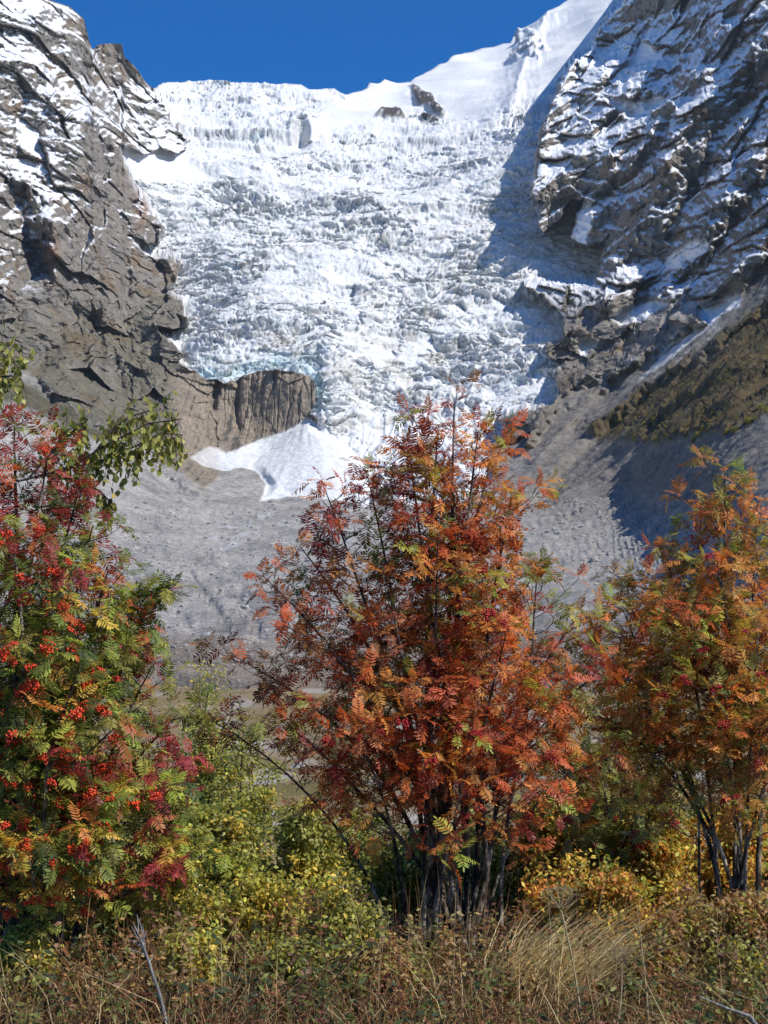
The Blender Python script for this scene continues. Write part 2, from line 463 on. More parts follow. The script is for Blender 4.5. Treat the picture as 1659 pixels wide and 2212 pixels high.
def build_terrain():
    PX, PY = make_grid()
    R, C = PX.shape
    wx = PX + 7 * perlin(PX / 34, PY / 34) + 4 * perlin(PX / 12, PY / 12, PX * 0 + 3.1)
    wy = PY + 5 * perlin(PX / 30 + 40, PY / 30) + 3.5 * perlin(PX / 11 + 9, PY / 11, PX * 0 + 7.7)
    Yl = rbf(LAND, PX, PY)
    Yi = rbf(ICE, PX, PY)
    # overall smoothing keeps the anchors from pulling sharp dents
    bump = np.zeros_like(Yl)
    for pts, h, w in FEATURES:
        x0, x1 = min(p[0] for p in pts) - 3 * w, max(p[0] for p in pts) + 3 * w
        y0, y1 = min(p[1] for p in pts) - 3 * w, max(p[1] for p in pts) + 3 * w
        sel = (PX > x0) & (PX < x1) & (PY > y0) & (PY < y1)
        k = w / 22.0 * (0.35 if (min(p[0] for p in pts) > 1150 and max(p[1] for p in pts) > 925) else 1.0)
        d = line_d(PX[sel] + k * 1.5 * (wx - PX)[sel], PY[sel] + k * 1.5 * (wy - PY)[sel], pts)
        prof = np.exp(-(d / w) ** 2) if h < 0 else np.maximum(0, 1 - d / (2 * w)) ** 1.3
        bump[sel] += (h if max(p[0] for p in pts) < 800 else 0.85 * h) * prof
    sd_ice = poly_sd(wx, wy, ICE_OUT)
    sd_l = poly_sd(wx, wy, LEFT_FOOT)
    sd_r = poly_sd(wx, wy, RIGHT_FOOT)
    m_ice = sstep(-3, 3, sd_ice)
    rock_l = sstep(-8, 14, sd_l) * (PX < 760)
    rock_r = sstep(-8, 14, sd_r) * (PX > 900)
    grass_r = sstep(-10, 12, poly_sd(wx, wy, GRASS))
    grass_l = sstep(-12, 14, poly_sd(wx, wy, LEFT_GRASS))
    sd_c = poly_sd(PX + 0.4 * (wx - PX), PY + 0.4 * (wy - PY), CONE)
    m_cone = sstep(-3, 4, sd_c)
    sd_n = poly_sd(wx, wy, NEVE)
    neve = sstep(-14, 22, sd_n)
    apron = sstep(-8, 10, poly_sd(wx, wy, APRON))
    patch = np.zeros_like(Yl)
    for p in PATCHES:
        patch = np.maximum(patch, sstep(-4, 5, poly_sd(wx, wy, p)))

    Yl = Yl - bump
    # the avalanche cone leans against the cliff
    cw = 12 + 0.78 * np.maximum(0, PY - 890) + 25 * sstep(950, 1080, PY)
    cone_h = 0.62 * np.maximum(0, PY - 885) * np.clip(1 - ((PX - 668 - 0.12 * (PY - 890)) / cw / 1.25) ** 2, 0, 1) * sstep(1088, 985, PY)
    cone_h = cone_h * sstep(0, 26, sd_c)
    cone_h = np.maximum(cone_h, sstep(0, 12, sd_c) * 14 * np.exp(-((PX - 455) / 45) ** 2) * sstep(955, 985, PY) * sstep(1020, 985, PY))
    Y = Yl * (1 - m_ice) + Yi * m_ice
    Y = Y - m_cone * (1 + cone_h * 1.6)
    tx, tz = ray(PX.astype(np.float64), PY.astype(np.float64))
    X = tx * Y
    Z = CAM_Z + tz * Y
    P = np.stack([X, Y, Z], -1).astype(np.float32)

    # ---- rock relief: spurs and couloirs run down the fall line, ledges across
    def rock_relief(P, fall, out_, seed):
        side = 1.0 if fall[0] > 0 else -1.0
        u = 0.9 * P[..., 0] + side * 0.16 * P[..., 1]
        v = -P[..., 2]
        wu = fbm(u / 130 + seed, v / 130, u * 0 + 1.3, 4) * 22
        wv = fbm(u / 130 + seed + 40, v / 130, u * 0 + 8.3, 4) * 22
        u, v = u + wu, v + wv
        ur = u - side * fall[3] * v                      # spurs lean down valley
        h = 34 * ridged(ur / 150 + seed, v / 420) + 30 * fbm(ur / 110, v / 170 + seed, u * 0 + 2.2, 2)
        h += 15 * ridged(ur / 62 + seed + 3, v / 170 + 7)
        k = 1.45
        fine_ = 0.7 if side > 0 else 0.55
        h += facets(ur / (70 * k) + seed, v / (95 * k), 26, 28 * k)
        h += facets((u - 0.3 * v) / (34 * k) + seed, v / (44 * k) + 7, 13, 16 * k)
        h += fine_ * facets((u + 0.3 * v) / 16 + seed, v / 19 + 3, 6.5, 8)
        h += fine_ * facets((u - 0.2 * v) / 8 + seed, v / 8.5, 3.0, 3.4)
        h += fine_ * (3.0 * perlin(u / 5, v / 6, u * 0 + seed) + 5.0 * np.abs(perlin(u / 13, v / 17, u * 0 + seed + 3)) + 3.5 * perlin(u / 9, v / 24, u * 0 + seed + 5))
        led = perlin(P[..., 0] / 90, P[..., 1] / 90, P[..., 2] / 90 + seed) * 26 + v * -0.9 - side * 0.15 * u
        for s, a in ((64, 5.0), (23, 2.0)):
            k = led / s
            fr = k - np.floor(k)
            h += a * (0.5 - np.where(fr < 0.75, fr / 0.75, (1 - fr) / 0.25))
        return h

    hr = np.zeros((R, C), np.float32)
    sub = rock_l > 0.003
    cols = np.where(sub.any(0))[0]
    c0, c1 = cols.min(), cols.max() + 1
    hl = rock_relief(P[:, c0:c1], (0.45, -0.55, -0.7, 0.25), (0.62, -0.62, 0.42), 3.0)
    hr[:, c0:c1] += hl * rock_l[:, c0:c1]
    D = np.zeros_like(P)
    RAYD = -P / np.linalg.norm(P, axis=-1, keepdims=True)
    cliff = sstep(0, 60, PX - 340) * sstep(0, 20, PY - 790) * (PX < 760)
    D[:, c0:c1] += (1.3 * hl * rock_l[:, c0:c1] * (1 - 0.78 * cliff[:, c0:c1]))[..., None] * RAYD[:, c0:c1] + (hl * rock_l[:, c0:c1] * 0.10)[..., None] * np.array((0.6, 0, 0.5), np.float32)
    D += (cliff * rock_l * (-5.0 * sstep(0.55, 0.95, ridged(P[..., 0] / 17 + 2, P[..., 2] / 150)) - 2.6 * sstep(0.5, 0.9, ridged(P[..., 0] / 8 + 5, P[..., 2] / 60)) + 1.5 * perlin(P[..., 0] / 12, P[..., 2] / 8)))[..., None] * RAYD
    sub = rock_r > 0.003
    cols = np.where(sub.any(0))[0]
    c0, c1 = cols.min(), cols.max() + 1
    h2 = rock_relief(P[:, c0:c1], (-0.62, -0.33, -0.72, 0.6), (-0.66, -0.66, 0.3), 31.0)
    D[:, c0:c1] += (h2 * 1.35 * rock_r[:, c0:c1])[..., None] * RAYD[:, c0:c1] + (h2 * rock_r[:, c0:c1] * 0.10)[..., None] * np.array((-0.6, 0, 0.5), np.float32)
    rock = np.maximum(rock_l, rock_r)
    D *= (1 - m_ice)[..., None] * (1 - m_cone)[..., None] * (1 - 0.75 * patch)[..., None]

    # ---- lower slopes and valley floor: rills, ribs, rubble
    soft = (1 - rock) * (1 - m_ice) * (1 - m_cone)
    f = np.array((-0.7, -0.45, -0.5), np.float32)
    f /= np.linalg.norm(f)
    al = P @ f
    q = P - (al * 0.8)[..., None] * f
    ribs = ridged(q[..., 0] / 46, q[..., 1] / 46, q[..., 2] / 46) * 7 + ridged(q[..., 0] / 19, q[..., 1] / 19, q[..., 2] / 19) * 3.4
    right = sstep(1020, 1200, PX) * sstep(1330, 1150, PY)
    fl = 1 - right
    rub = perlin(P[..., 0] / 6, P[..., 1] / 9, P[..., 2] / 5) * 0.8 + perlin(P[..., 0] / 14, P[..., 1] / 20, P[..., 2] / 9) * 1.2
    flow = P[..., 0] * 0.55 + P[..., 1] * 0.25
    rill = ridged(flow / 30 + perlin(P[..., 0] / 90, P[..., 1] / 120), P[..., 1] / 180) * 6.0 + ridged(flow / 10 + 7, P[..., 1] / 60) * 2.0
    hs_ = soft * (right * (ribs * (0.55 + 0.75 * grass_r)) + fl * (rill * 0.8) + rub * (0.8 + 0.4 * right))
    D += hs_[..., None] * (right[..., None] * np.array((-0.5, -0.5, 0.6), np.float32) + fl[..., None] * np.array((0, -0.15, 0.85), np.float32))

    # ---- ice: seracs and crevasses; smooth firn on top
    iu = P[..., 0] + 16 * perlin(P[..., 0] / 120, P[..., 1] / 120)
    iv = P[..., 1] * 0.72 + P[..., 2] * 0.6
    iv = iv + 30 * perlin(iu / 170, iv / 130 + 5) + 0.16 * iu * perlin(iu / 400, iv / 300)
    chaos = 0.42 + 0.75 * sstep(-0.6, 0.8, perlin(iu / 170 + 3, iv / 120) + 0.5 * perlin(iu / 60 + 8, iv / 40))
    smooth = np.clip(np.maximum(neve, apron), 0, 1)
    low = sstep(760, 860, PY) * sstep(640, 720, PX)
    big = ridged(iu / 260, iv / 110) * 15 + perlin(iu / 90, iv / 70) * 10 + perlin(iu / 400, iv / 200) * 22
    zz = P[..., 2] + 9 * perlin(iu / 60, P[..., 2] / 40 + 3) + 5 * perlin(iu / 22, P[..., 2] / 18 + 9)
    depth = np.zeros_like(iu)
    for su, sz, stp, tl, gp in ((46, 15, 11, 12, 4), (25, 7.5, 7, 9, 2.4), (13, 4.0, 4, 5.5, 1.4), (7, 2.6, 2.0, 3, 0.6)):
        f1, gap, r, ox, oy = worley(iu / su + su, zz / sz)
        depth += (r[0] - 0.5) * stp + (ox * (r[1] - 0.5) * 1.5 + oy * (r[2] - 0.2) * 2) * tl - gp * (1 - sstep(0, 0.16, gap))
    depth *= chaos * (1 - 0.93 * smooth)
    hi = big * (1 - 0.5 * smooth) + perlin(iu / 14, iv / 18) * 2.2 * (1 - smooth)
    hi = hi + neve * (perlin(P[..., 0] / 130, P[..., 1] / 130, P[..., 2] / 130) * 12)
    col_ = ridged(iu / 30 + 4, iv / 240) * 8 + ridged(iu / 13, iv / 120) * 4
    hi = hi * (1 - 0.35 * low) + low * col_ * sstep(1130, 1000, PX)
    ice_only = m_ice * (1 - m_cone)
    D += (hi * ice_only)[..., None] * np.array((0, -0.55, 0.8), np.float32)
    D += (depth * ice_only)[..., None] * (RAYD + np.array((0, 0, 0.22), np.float32))
    # rock islands in the firn (two dark outcrops) and the round ice cave
    out1 = np.maximum(sstep(-4, 6, poly_sd(wx, wy, [(880, 192), (905, 200), (940, 215), (962, 240), (955, 255), (915, 235), (890, 215)])),
                      sstep(-4, 6, poly_sd(wx, wy, [(810, 262), (830, 240), (855, 238), (873, 258), (850, 266)])))
    out1 = np.maximum(out1, sstep(-4, 5, poly_sd(wx, wy, [(905, 250), (930, 250), (945, 265), (915, 265)])))
    D += (out1 * (14 + 8 * ridged(P[..., 0] / 30, P[..., 1] / 30, P[..., 2] / 30)))[..., None] * np.array((0, -0.8, 0.3), np.float32)
    out2 = sstep(-5, 8, poly_sd(wx, wy, [(1102, 120), (1118, 80), (1145, 78), (1170, 95), (1185, 120), (1160, 140), (1130, 130), (1105, 145), (1095, 140)]))
    D += (out2 * (12 + 26 * ridged(P[..., 0] / 60, P[..., 1] / 60, P[..., 2] / 60)))[..., None] * np.array((-0.3, -0.7, 0.4), np.float32)
    # the big snow rib whose far side falls into shade
    d = line_d(wx, wy, [(1180, 40), (1140, 120), (1125, 170), (1105, 225), (1090, 255)])
    sh = np.exp(-np.maximum(0, d) / 30) * neve
    D[..., 1] -= sh * 55
    cave = np.exp(-(((PX - 648) / 17) ** 2 + ((PY - 300) / 15) ** 2))
    ring = np.exp(-((np.hypot((PX - 652) / 22, (PY - 292) / 24) - 1) / 0.35) ** 2) * (PY < 310)
    D[..., 1] += cave * 60 - ring * 22
    # ---- cone: fine avalanche furrows
    ang = np.arctan2(PX - 662, PY - 880)
    D += (m_cone * (fbm(ang * 5, np.hypot(PX - 662, PY - 880) / 70, PX * 0, 3) * 1.1 + perlin(P[..., 0] / 9, P[..., 1] / 9, P[..., 2] / 9) * 1.2))[..., None] * np.array((0, -0.4, 0.7), np.float32)
    # crest of the left peak and the ridges need a rough outline of their own
    P = P + D

    # ---- normals (lightly smoothed) decide where snow can lie
    def blur(A, k=1):
        for _ in range(k):
            A = (A + np.roll(A, 1, 0) + np.roll(A, -1, 0)) / 3
            A = (A + np.roll(A, 1, 1) + np.roll(A, -1, 1)) / 3
        return A
    S = blur(P, 1)
    du = np.gradient(S, axis=1)
    dv = np.gradient(S, axis=0)
    N = np.cross(du, dv)
    N /= np.linalg.norm(N, axis=-1, keepdims=True) + 1e-9
    nz = N[..., 2]
    x, y, z = P[..., 0], P[..., 1], P[..., 2]

    # ---- colours
    def lerp(a, b, t):
        return a + (b - a) * t[..., None]
    n1 = fbm(x / 60, y / 60, z / 60, 4)
    n2 = fbm(x / 14 + 9, y / 14, z / 30, 3)
    n3 = perlin(x / 200 + 5, y / 200, z / 200)
    V = lambda r, g, b: np.array((r, g, b), np.float32)
    base = np.zeros((R, C, 3), np.float32) + V(0.30, 0.272, 0.235)
    base = lerp(base, V(0.165, 0.158, 0.15), sstep(0.0, 0.8, n2))
    base = lerp(base, V(0.25, 0.18, 0.115), 0.85 * sstep(0.15, 0.8, n1 + 0.5 * n3))
    base = lerp(base, V(0.23, 0.22, 0.20), sstep(0.2, 1.0, -n1) * 0.7)
    # cliff under the ice lip: warmer slabs with dark water streaks
    streak = perlin(x / 7, x / 50, z / 90)
    base = lerp(base, lerp(np.zeros_like(base) + V(0.40, 0.33, 0.25), V(0.13, 0.115, 0.10), sstep(0.1, 0.8, streak + 0.4 * n2)), 0.8 * cliff * rock_l)
    # orange scar
    base = lerp(base, V(0.36, 0.22, 0.13), 0.8 * np.exp(-(((PX - 113) / 13) ** 2 + ((PY - 545) / 40) ** 2)))
    base = lerp(base, V(0.30, 0.17, 0.10), 0.7 * np.exp(-(((PX - 305) / 16) ** 2 + ((PY - 455) / 40) ** 2)))
    # mossy turf on lower rock ledges of the left
    mossy = rock_l * sstep(560, 760, PY + 60 * n1) * sstep(0.45, 0.7, nz + 0.12 * n2) * 0.5
    base = lerp(base, V(0.15, 0.14, 0.075), mossy * (1 - cliff))
    # loose ground
    tal = np.zeros_like(base) + V(0.52, 0.50, 0.465)
    tal = lerp(tal, V(0.42, 0.405, 0.38), sstep(-0.2, 0.7, n1))
    tal = lerp(tal, V(0.55, 0.53, 0.49), sstep(0.25, 0.9, n2) * 0.8)
    fl_ = (x * 0.55 + y * 0.25) / 30 + perlin(x / 90, y / 120)
    tal = lerp(tal, V(0.22, 0.215, 0.205), 0.75 * fl * sstep(0.1, 0.8, perlin(fl_ * 1.3, y / 140) + 0.4 * n2))
    tal = lerp(tal, V(0.50, 0.48, 0.44), 0.6 * fl * sstep(0.2, 0.8, perlin(fl_ * 2.1 + 8, y / 90) + 0.4 * n2))
    tal = lerp(tal, V(0.30, 0.21, 0.12), 0.55 * sstep(1330, 1430, PY + 30 * n1))
    tal = lerp(tal, V(0.205, 0.185, 0.16) + 0.05 * n2[..., None], 0.8 * right * sstep(1180, 1040, PY))  # browner debris at right, with the slope's shade partly put into its colour
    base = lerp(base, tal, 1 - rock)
    g = np.zeros_like(base) + V(0.135, 0.098, 0.042)
    g = lerp(g, V(0.062, 0.062, 0.026), sstep(-0.1, 0.5, n2))
    g = lerp(g, V(0.20, 0.17, 0.13), sstep(0.35, 0.8, n1))
    base = lerp(base, g, grass_r * 0.92)
    base = lerp(base, lerp(np.zeros_like(base) + V(0.125, 0.105, 0.06), V(0.075, 0.08, 0.035), sstep(-0.3, 0.5, n2)), grass_l * 0.9)
    # snow on rock
    alt_l = sstep(760, 120, PY + 0.25 * (PX - 180))
    alt_r = sstep(900, 60, PY)
    left = PX < 760
    thr = np.where(left, 0.95 - 0.48 * alt_l, 0.81 - 0.36 * alt_r)
    thr = thr + 0.5 * (1 - rock)
    dust = perlin(x / 75 + 50, y / 75, z / 75) * 0.12 + perlin(x / 5, y / 5, z / 5) * 0.15 + n2 * 0.06 + n1 * 0.07
    snow = sstep(-0.10, 0.10, nz + dust - thr)
    snow = np.where(left, snow * sstep(0.02, 0.25, alt_l), snow * sstep(0.12, 0.28, alt_r))
    snow = np.maximum(snow, patch * sstep(-0.9, -0.3, n2 + 0.3))
    # streaky snow on top of the grey scree chute below the snowfield
    chute = np.exp(-(line_d(PX, PY, [(1525, 700), (1440, 765), (1390, 800)]) / 26) ** 2) * sstep(0.1, 0.6, perlin((x + y * 0.4 - z) / 16, y / 60, z / 90) + 0.25)
    snow = np.maximum(snow, 0.7 * chute)
    SN = V(0.86, 0.88, 0.91)
    colr = lerp(base, SN, np.clip(snow, 0, 1))
    # ice: white crests, grey-beige broken faces, pale blue where freshly cut
    ic = np.zeros_like(base) + V(0.80, 0.815, 0.825)
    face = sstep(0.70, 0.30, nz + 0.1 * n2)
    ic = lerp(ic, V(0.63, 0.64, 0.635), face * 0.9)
    dirt = sstep(0.15, 0.9, n1 + 0.6 * n2) * sstep(330, 520, PY) * (1 - smooth)
    ic = lerp(ic, V(0.55, 0.52, 0.47), 0.75 * dirt)
    blue = np.exp(-(line_d(PX, PY, [(430, 806), (520, 798), (590, 782), (660, 790), (690, 830), (690, 880)]) / 16) ** 2)
    ic = lerp(ic, V(0.50, 0.70, 0.74), np.clip(blue * 0.5 + 0.3 * sstep(0.3, 0.9, perlin(x / 50 + 8, y / 50, z / 50)) * (1 - smooth), 0, 0.85))
    ic = lerp(ic, base * 0.0 + V(0.11, 0.10, 0.095), np.clip(out1 + out2 * sstep(0.05, 0.4, 0.62 - nz + 0.3 * n2), 0, 1) * sstep(-0.5, 0.1, n2 + 0.35))
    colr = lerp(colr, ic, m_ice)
    cc = np.zeros_like(base) + V(0.84, 0.85, 0.845)
    cc = lerp(cc, V(0.62, 0.57, 0.52), sstep(495, 455, PX + 12 * n1) * 0.8 + 0.3 * sstep(0.3, 0.8, n1))
    cc = lerp(cc, V(0.66, 0.70, 0.71), sstep(0.0, 0.8, n2) * 0.6)
    colr = lerp(colr, cc, m_cone)
    # thin white snow streaks on the tongue
    for pts in ([(470, 1143), (540, 1140)], [(450, 1172), (560, 1153)], [(560, 1120), (600, 1110)], [(460, 1192), (520, 1178)], [(580, 1180), (680, 1165)], [(600, 1140), (700, 1120)], [(640, 1200), (760, 1170)], [(690, 1250), (790, 1215)], [(700, 1110), (900, 1125)], [(720, 1150), (860, 1160)]):
        d = line_d(wx, wy, pts)
        colr = lerp(colr, V(0.7, 0.71, 0.72), 0.8 * sstep(3.2, 0.8, d + 2.5 * n2 + 1.5 * n1))
    icy = np.clip(m_ice * (1 - out1) + m_cone + snow, 0, 1)

    # ---- close the crest: the far side falls away behind it
    bx, bc, bi, breg = [], [], [], []
    for k, (dy, dz) in enumerate(((40, -8), (160, -60), (420, -220), (900, -600))):
        q = P[-1].copy()
        q[:, 1] += dy
        q[:, 0] *= q[:, 1] / P[-1][:, 1]
        q[:, 2] += dz
        bx.append(q)
    P = np.concatenate([P, np.stack(bx)], 0)
    colr = np.concatenate([colr, np.repeat(colr[-1:], 4, 0)], 0)
    icy = np.concatenate([icy, np.repeat(icy[-1:], 4, 0)], 0)
    sk = P[:1].copy()
    sk[..., 2] -= 14
    sk[..., 1] -= 10
    P = np.concatenate([sk, P], 0)
    colr = np.concatenate([colr[:1], colr], 0)
    icy = np.concatenate([icy[:1], icy], 0)
    # ---- which piece of the setting each vertex belongs to
    reg = np.full((R, C), 4, np.int8)                      # valley floor and moraine
    reg[(rock_l > 0.5) | (PX < 250) & (PY < 900)] = 1
    reg[(rock_r > 0.5)] = 2
    reg[(PX > 1100) & (rock_r <= 0.5) & ((PY < 1090 - 0.12 * (PX - 1170)))] = 5
    reg[m_ice > 0.5] = 0
    reg[(m_ice > 0.5) & (neve > 0.5) & (PX > 800)] = 3
    reg[m_cone > 0.5] = 6
    reg = np.concatenate([reg[:1], reg, np.repeat(reg[-1:], 4, 0)], 0)
    R2 = R + 5
    idx = np.arange(R2 * C).reshape(R2, C)
    quads = np.stack([idx[:-1, :-1], idx[:-1, 1:], idx[1:, 1:], idx[1:, :-1]], -1).reshape(-1, 4)
    qr = reg[:-1, :-1].reshape(-1)
    global GX, GY, GP
    GX, GY, GP = PX[0], PY, P[1:]
    P = P.reshape(-1, 3)
    colr = colr.reshape(-1, 3)
    icy = icy.reshape(-1)
    for r, name, lab in ((0, "glacier", "steep broken icefall filling the head of the valley"),
                         (1, "rock_mountain", "brown snow dusted rock wall left of the icefall"),
                         (2, "rock_mountain", "shaded snow streaked rock wall right of the icefall"),
                         (3, "snow_mountain", "smooth white snow peak rising behind the icefall"),
                         (4, "valley_ground", "grey rubble covered valley floor below the icefall"),
                         (5, "moraine_slope", "ribbed brown slope with scree under the right rock wall"),
                         (6, "snow_cone", "white avalanche cone at the foot of the brown cliff")):
        q = quads[qr == r]
        u, inv = np.unique(q, return_inverse=True)
        me = np_mesh(name, P[u], inv.reshape(q.shape), smooth=r not in (1, 2))
        set_color(me, "tint", colr[u])
        set_float(me, "icy", icy[u])
        o = link(name, me, MAT_LAND, kind="structure")
        o["label"] = lab
    return


def land_material():
    m = NT("mountain")
    a = m.n("Attribute", attribute_name="tint")
    ic = m.n("Attribute", attribute_name="icy")
    nf = m.noise(0.16, 5, 0.65)
    nm = m.noise(0.035, 4, 0.6)
    k = m.mix(1.0, m.ramp(nf, [(0.25, (0.55, 0.55, 0.56)), (0.5, (1, 1, 1)), (0.78, (1.5, 1.46, 1.4))]),
              m.ramp(nm, [(0.3, (0.8, 0.8, 0.82)), (0.7, (1.2, 1.18, 1.14))]), 'MULTIPLY')
    k = m.mix(m.maprange(ic.outputs["Fac"], 0, 1, 0.9, 0.12), (1.0, 1.0, 1.0), k)
    col = m.mix(1.0, a.outputs["Color"], k, 'MULTIPLY')
    rough_ = m.maprange(ic.outputs["Fac"], 0, 1, 0.85, 0.5)
    b = m.bump(m.noise(0.10, 6, 0.72), 9.0, 0.8)
    m.l(rough_, b.node.inputs["Strength"])
    b = m.bump(m.noise(0.4, 5, 0.7, stretch=(1, 1, 0.6)), 2.5, 0.7, b)
    m.l(rough_, b.node.inputs["Strength"])
    p = m.pbr(col, 0.85, b, 0.15)
    return m.surf(p.outputs[0])


MAT_LAND = land_material()
build_terrain()


def land_at(px, py):
    """the point of the far terrain seen at a place of the picture"""
    c = int(np.abs(GX - px).argmin())
    r = int(np.abs(GY[:, c] - py).argmin())
    return Vector([float(v) for v in GP[r, c]])


# near ground: the meadow bank we stand on, dropping to the river flat and up to the foot of the valley
def ground_z(x, y):
    x = np.asarray(x, np.float64)
    y = np.asarray(y, np.float64)
    z = np.interp(y, [-60, 0, 10, 13, 18, 30, 60, 110, 200, 260, 320, 420, 520, 720],
                  [0.3, 0, -0.15, -0.35, -1.0, -4.0, -11, -15, -16.5, -16, -13, -9, -7.5, -7.5])
    near = sstep(5, 60, y)
    z = z + perlin(x / 3.1, y / 3.1) * (0.06 + 0.25 * near) + perlin(x / 17, y / 17 + 5) * (0.05 + 1.4 * near) + perlin(x / 60, y / 60) * 2.2 * sstep(40, 200, y)
    return z


def build_near_ground():
    ys = np.concatenate([np.linspace(-60, 4, 12), np.linspace(4.4, 40, 110), 40 * (720 / 40.0) ** (np.linspace(0.01, 1, 170))])
    us = np.linspace(-1, 1, 241)
    Yg, Ug = np.meshgrid(ys, us, indexing='ij')
    Xg = Ug * (45 + np.maximum(Yg, 0) * 0.5)
    Zg = ground_z(Xg, Yg)
    far = sstep(25, 120, Yg)
    n1 = fbm(Xg / 14, Yg / 22, Xg * 0, 4)
    n2 = fbm(Xg / 3.0, Yg / 4.0, Xg * 0 + 4, 3)
    Zg = Zg + far * (np.abs(n2) * 0.5)
    V = lambda r, g, b: np.array((r, g, b), np.float32)
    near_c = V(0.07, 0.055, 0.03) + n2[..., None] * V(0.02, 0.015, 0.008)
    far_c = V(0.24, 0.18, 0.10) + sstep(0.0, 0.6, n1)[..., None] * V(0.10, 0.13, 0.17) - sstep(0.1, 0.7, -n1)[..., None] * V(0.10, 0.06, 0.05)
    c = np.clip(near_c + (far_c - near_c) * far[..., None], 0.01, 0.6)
    R, C = Xg.shape
    idx = np.arange(R * C).reshape(R, C)
    q = np.stack([idx[:-1, :-1], idx[:-1, 1:], idx[1:, 1:], idx[1:, :-1]], -1).reshape(-1, 4)
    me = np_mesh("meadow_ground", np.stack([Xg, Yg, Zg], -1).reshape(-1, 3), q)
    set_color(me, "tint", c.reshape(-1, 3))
    set_float(me, "icy", np.zeros(R * C))
    m = NT("soil")
    a = m.n("Attribute", attribute_name="tint")
    k = m.ramp(m.noise(1.2, 6, 0.7), [(0.3, (0.6, 0.6, 0.6)), (0.7, (1.35, 1.3, 1.25))])
    col = m.mix(1.0, a.outputs["Color"], k, 'MULTIPLY')
    m.surf(m.pbr(col, 0.95, m.bump(m.noise(2.5, 5, 0.65), 0.15, 0.8), 0.1).outputs[0])
    link("meadow_ground", me, m.m, kind="structure")["label"] = "brown grassy bank dropping to the stony river flat"


build_near_ground()
# ------------------------------------------------------------------ plants
RND = random.Random(11)


def proj(p):
    x, y, z = p[0], p[1], p[2] - CAM_Z
    f = y * _cp + z * _sp
    return 829.5 + x / f / KPX, 1106.0 - (-y * _sp + z * _cp) / f / KPX


def leaf_material(name, per_object, trans=0.42, rough=0.45, spec=0.25):
    m = NT(name)
    if per_object:
        c = m.n("ObjectInfo").outputs["Color"]
    else:
        c = m.n("Attribute", attribute_name="tint").outputs["Color"]
    c = m.mix(1.0, c, m.ramp(m.noise(38, 2, 0.5), [(0.3, (0.72, 0.72, 0.72)), (0.7, (1.25, 1.22, 1.15))]), 'MULTIPLY')
    p = m.pbr(c, rough, None, spec)
    t = m.n("BsdfTranslucent")
    m.l(m.mix(1.0, c, (1.25, 1.1, 0.7), 'MULTIPLY'), t.inputs["Color"])
    mx = m.n("MixShader")
    mx.inputs[0].default_value = trans
    m.l(p.outputs[0], mx.inputs[1])
    m.l(t.outputs[0], mx.inputs[2])
    return m.surf(mx.outputs[0])


def bark_material(name, dark, light, scale=30):
    m = NT(name)
    f = m.noise(scale, 5, 0.7, stretch=(1, 1, 0.35))
    c = m.ramp(f, [(0.46, dark), (0.66, light)])
    return m.surf(m.pbr(c, 0.85, m.bump(f, 0.01, 0.6), 0.2).outputs[0])


MAT_LEAF = leaf_material("leaf_mass", False)
MAT_LEAF_ONE = leaf_material("leaf_single", True)
MAT_STRAW = leaf_material("straw", False, 0.25, 0.6, 0.2)
MAT_BARK = bark_material("rowan_bark", (0.030, 0.024, 0.018), (0.42, 0.36, 0.28), 14)
MAT_TWIG = bark_material("twig_bark", (0.04, 0.03, 0.025), (0.13, 0.105, 0.085), 60)
MAT_BIRCH = bark_material("birch_bark", (0.10, 0.09, 0.08), (0.55, 0.53, 0.49), 18)
MAT_DEAD = bark_material("dead_wood", (0.16, 0.15, 0.14), (0.42, 0.40, 0.37), 60)
MAT_DRYSTALK = bark_material("dry_stalk", (0.30, 0.22, 0.11), (0.62, 0.50, 0.28), 40)


def berry_material(name, c):
    m = NT(name)
    return m.surf(m.pbr(m.ramp(m.noise(60, 1), [(0.3, tuple(v * 0.6 for v in c)), (0.7, c)]), 0.35, None, 0.4).outputs[0])


MAT_BERRY = {"orange": berry_material("orange_red_berry", (0.85, 0.075, 0.02)), "crimson": berry_material("crimson_berry", (0.50, 0.025, 0.025))}


# ---- tubes
class Tubes:
    def __init__(self):
        self.v, self.f = [], []

    def add(self, pts, radii, sides=5):
        base = len(self.v)
        n = len(pts)
        up = Vector((0.31, 0.87, 0.2))
        for i, p in enumerate(pts):
            d = (pts[min(i + 1, n - 1)] - pts[max(i - 1, 0)]).normalized()
            a = d.cross(up).normalized()
            b = d.cross(a)
            for k in range(sides):
                t = 2 * math.pi * k / sides
                self.v.append(p + (a * math.cos(t) + b * math.sin(t)) * radii[i])
        for i in range(n - 1):
            for k in range(sides):
                k2 = (k + 1) % sides
                o = base + i * sides
                self.f.append((o + k, o + k2, o + sides + k2, o + sides + k))

    def mesh(self, name, origin=Vector((0, 0, 0))):
        return np_mesh(name, np.array([tuple(v - origin) for v in self.v], np.float32), np.array(self.f, np.int32))


def curve(p0, p1, bow, n=8, wob=0.0, rnd=RND):
    out_ = []
    off = Vector((rnd.uniform(-1, 1), rnd.uniform(-1, 1), 0)) * wob
    for i in range(n + 1):
        t = i / n
        p = p0.lerp(p1, t) + bow * (4 * t * (1 - t)) + off * math.sin(t * math.pi * 2.3)
        out_.append(p)
    return out_


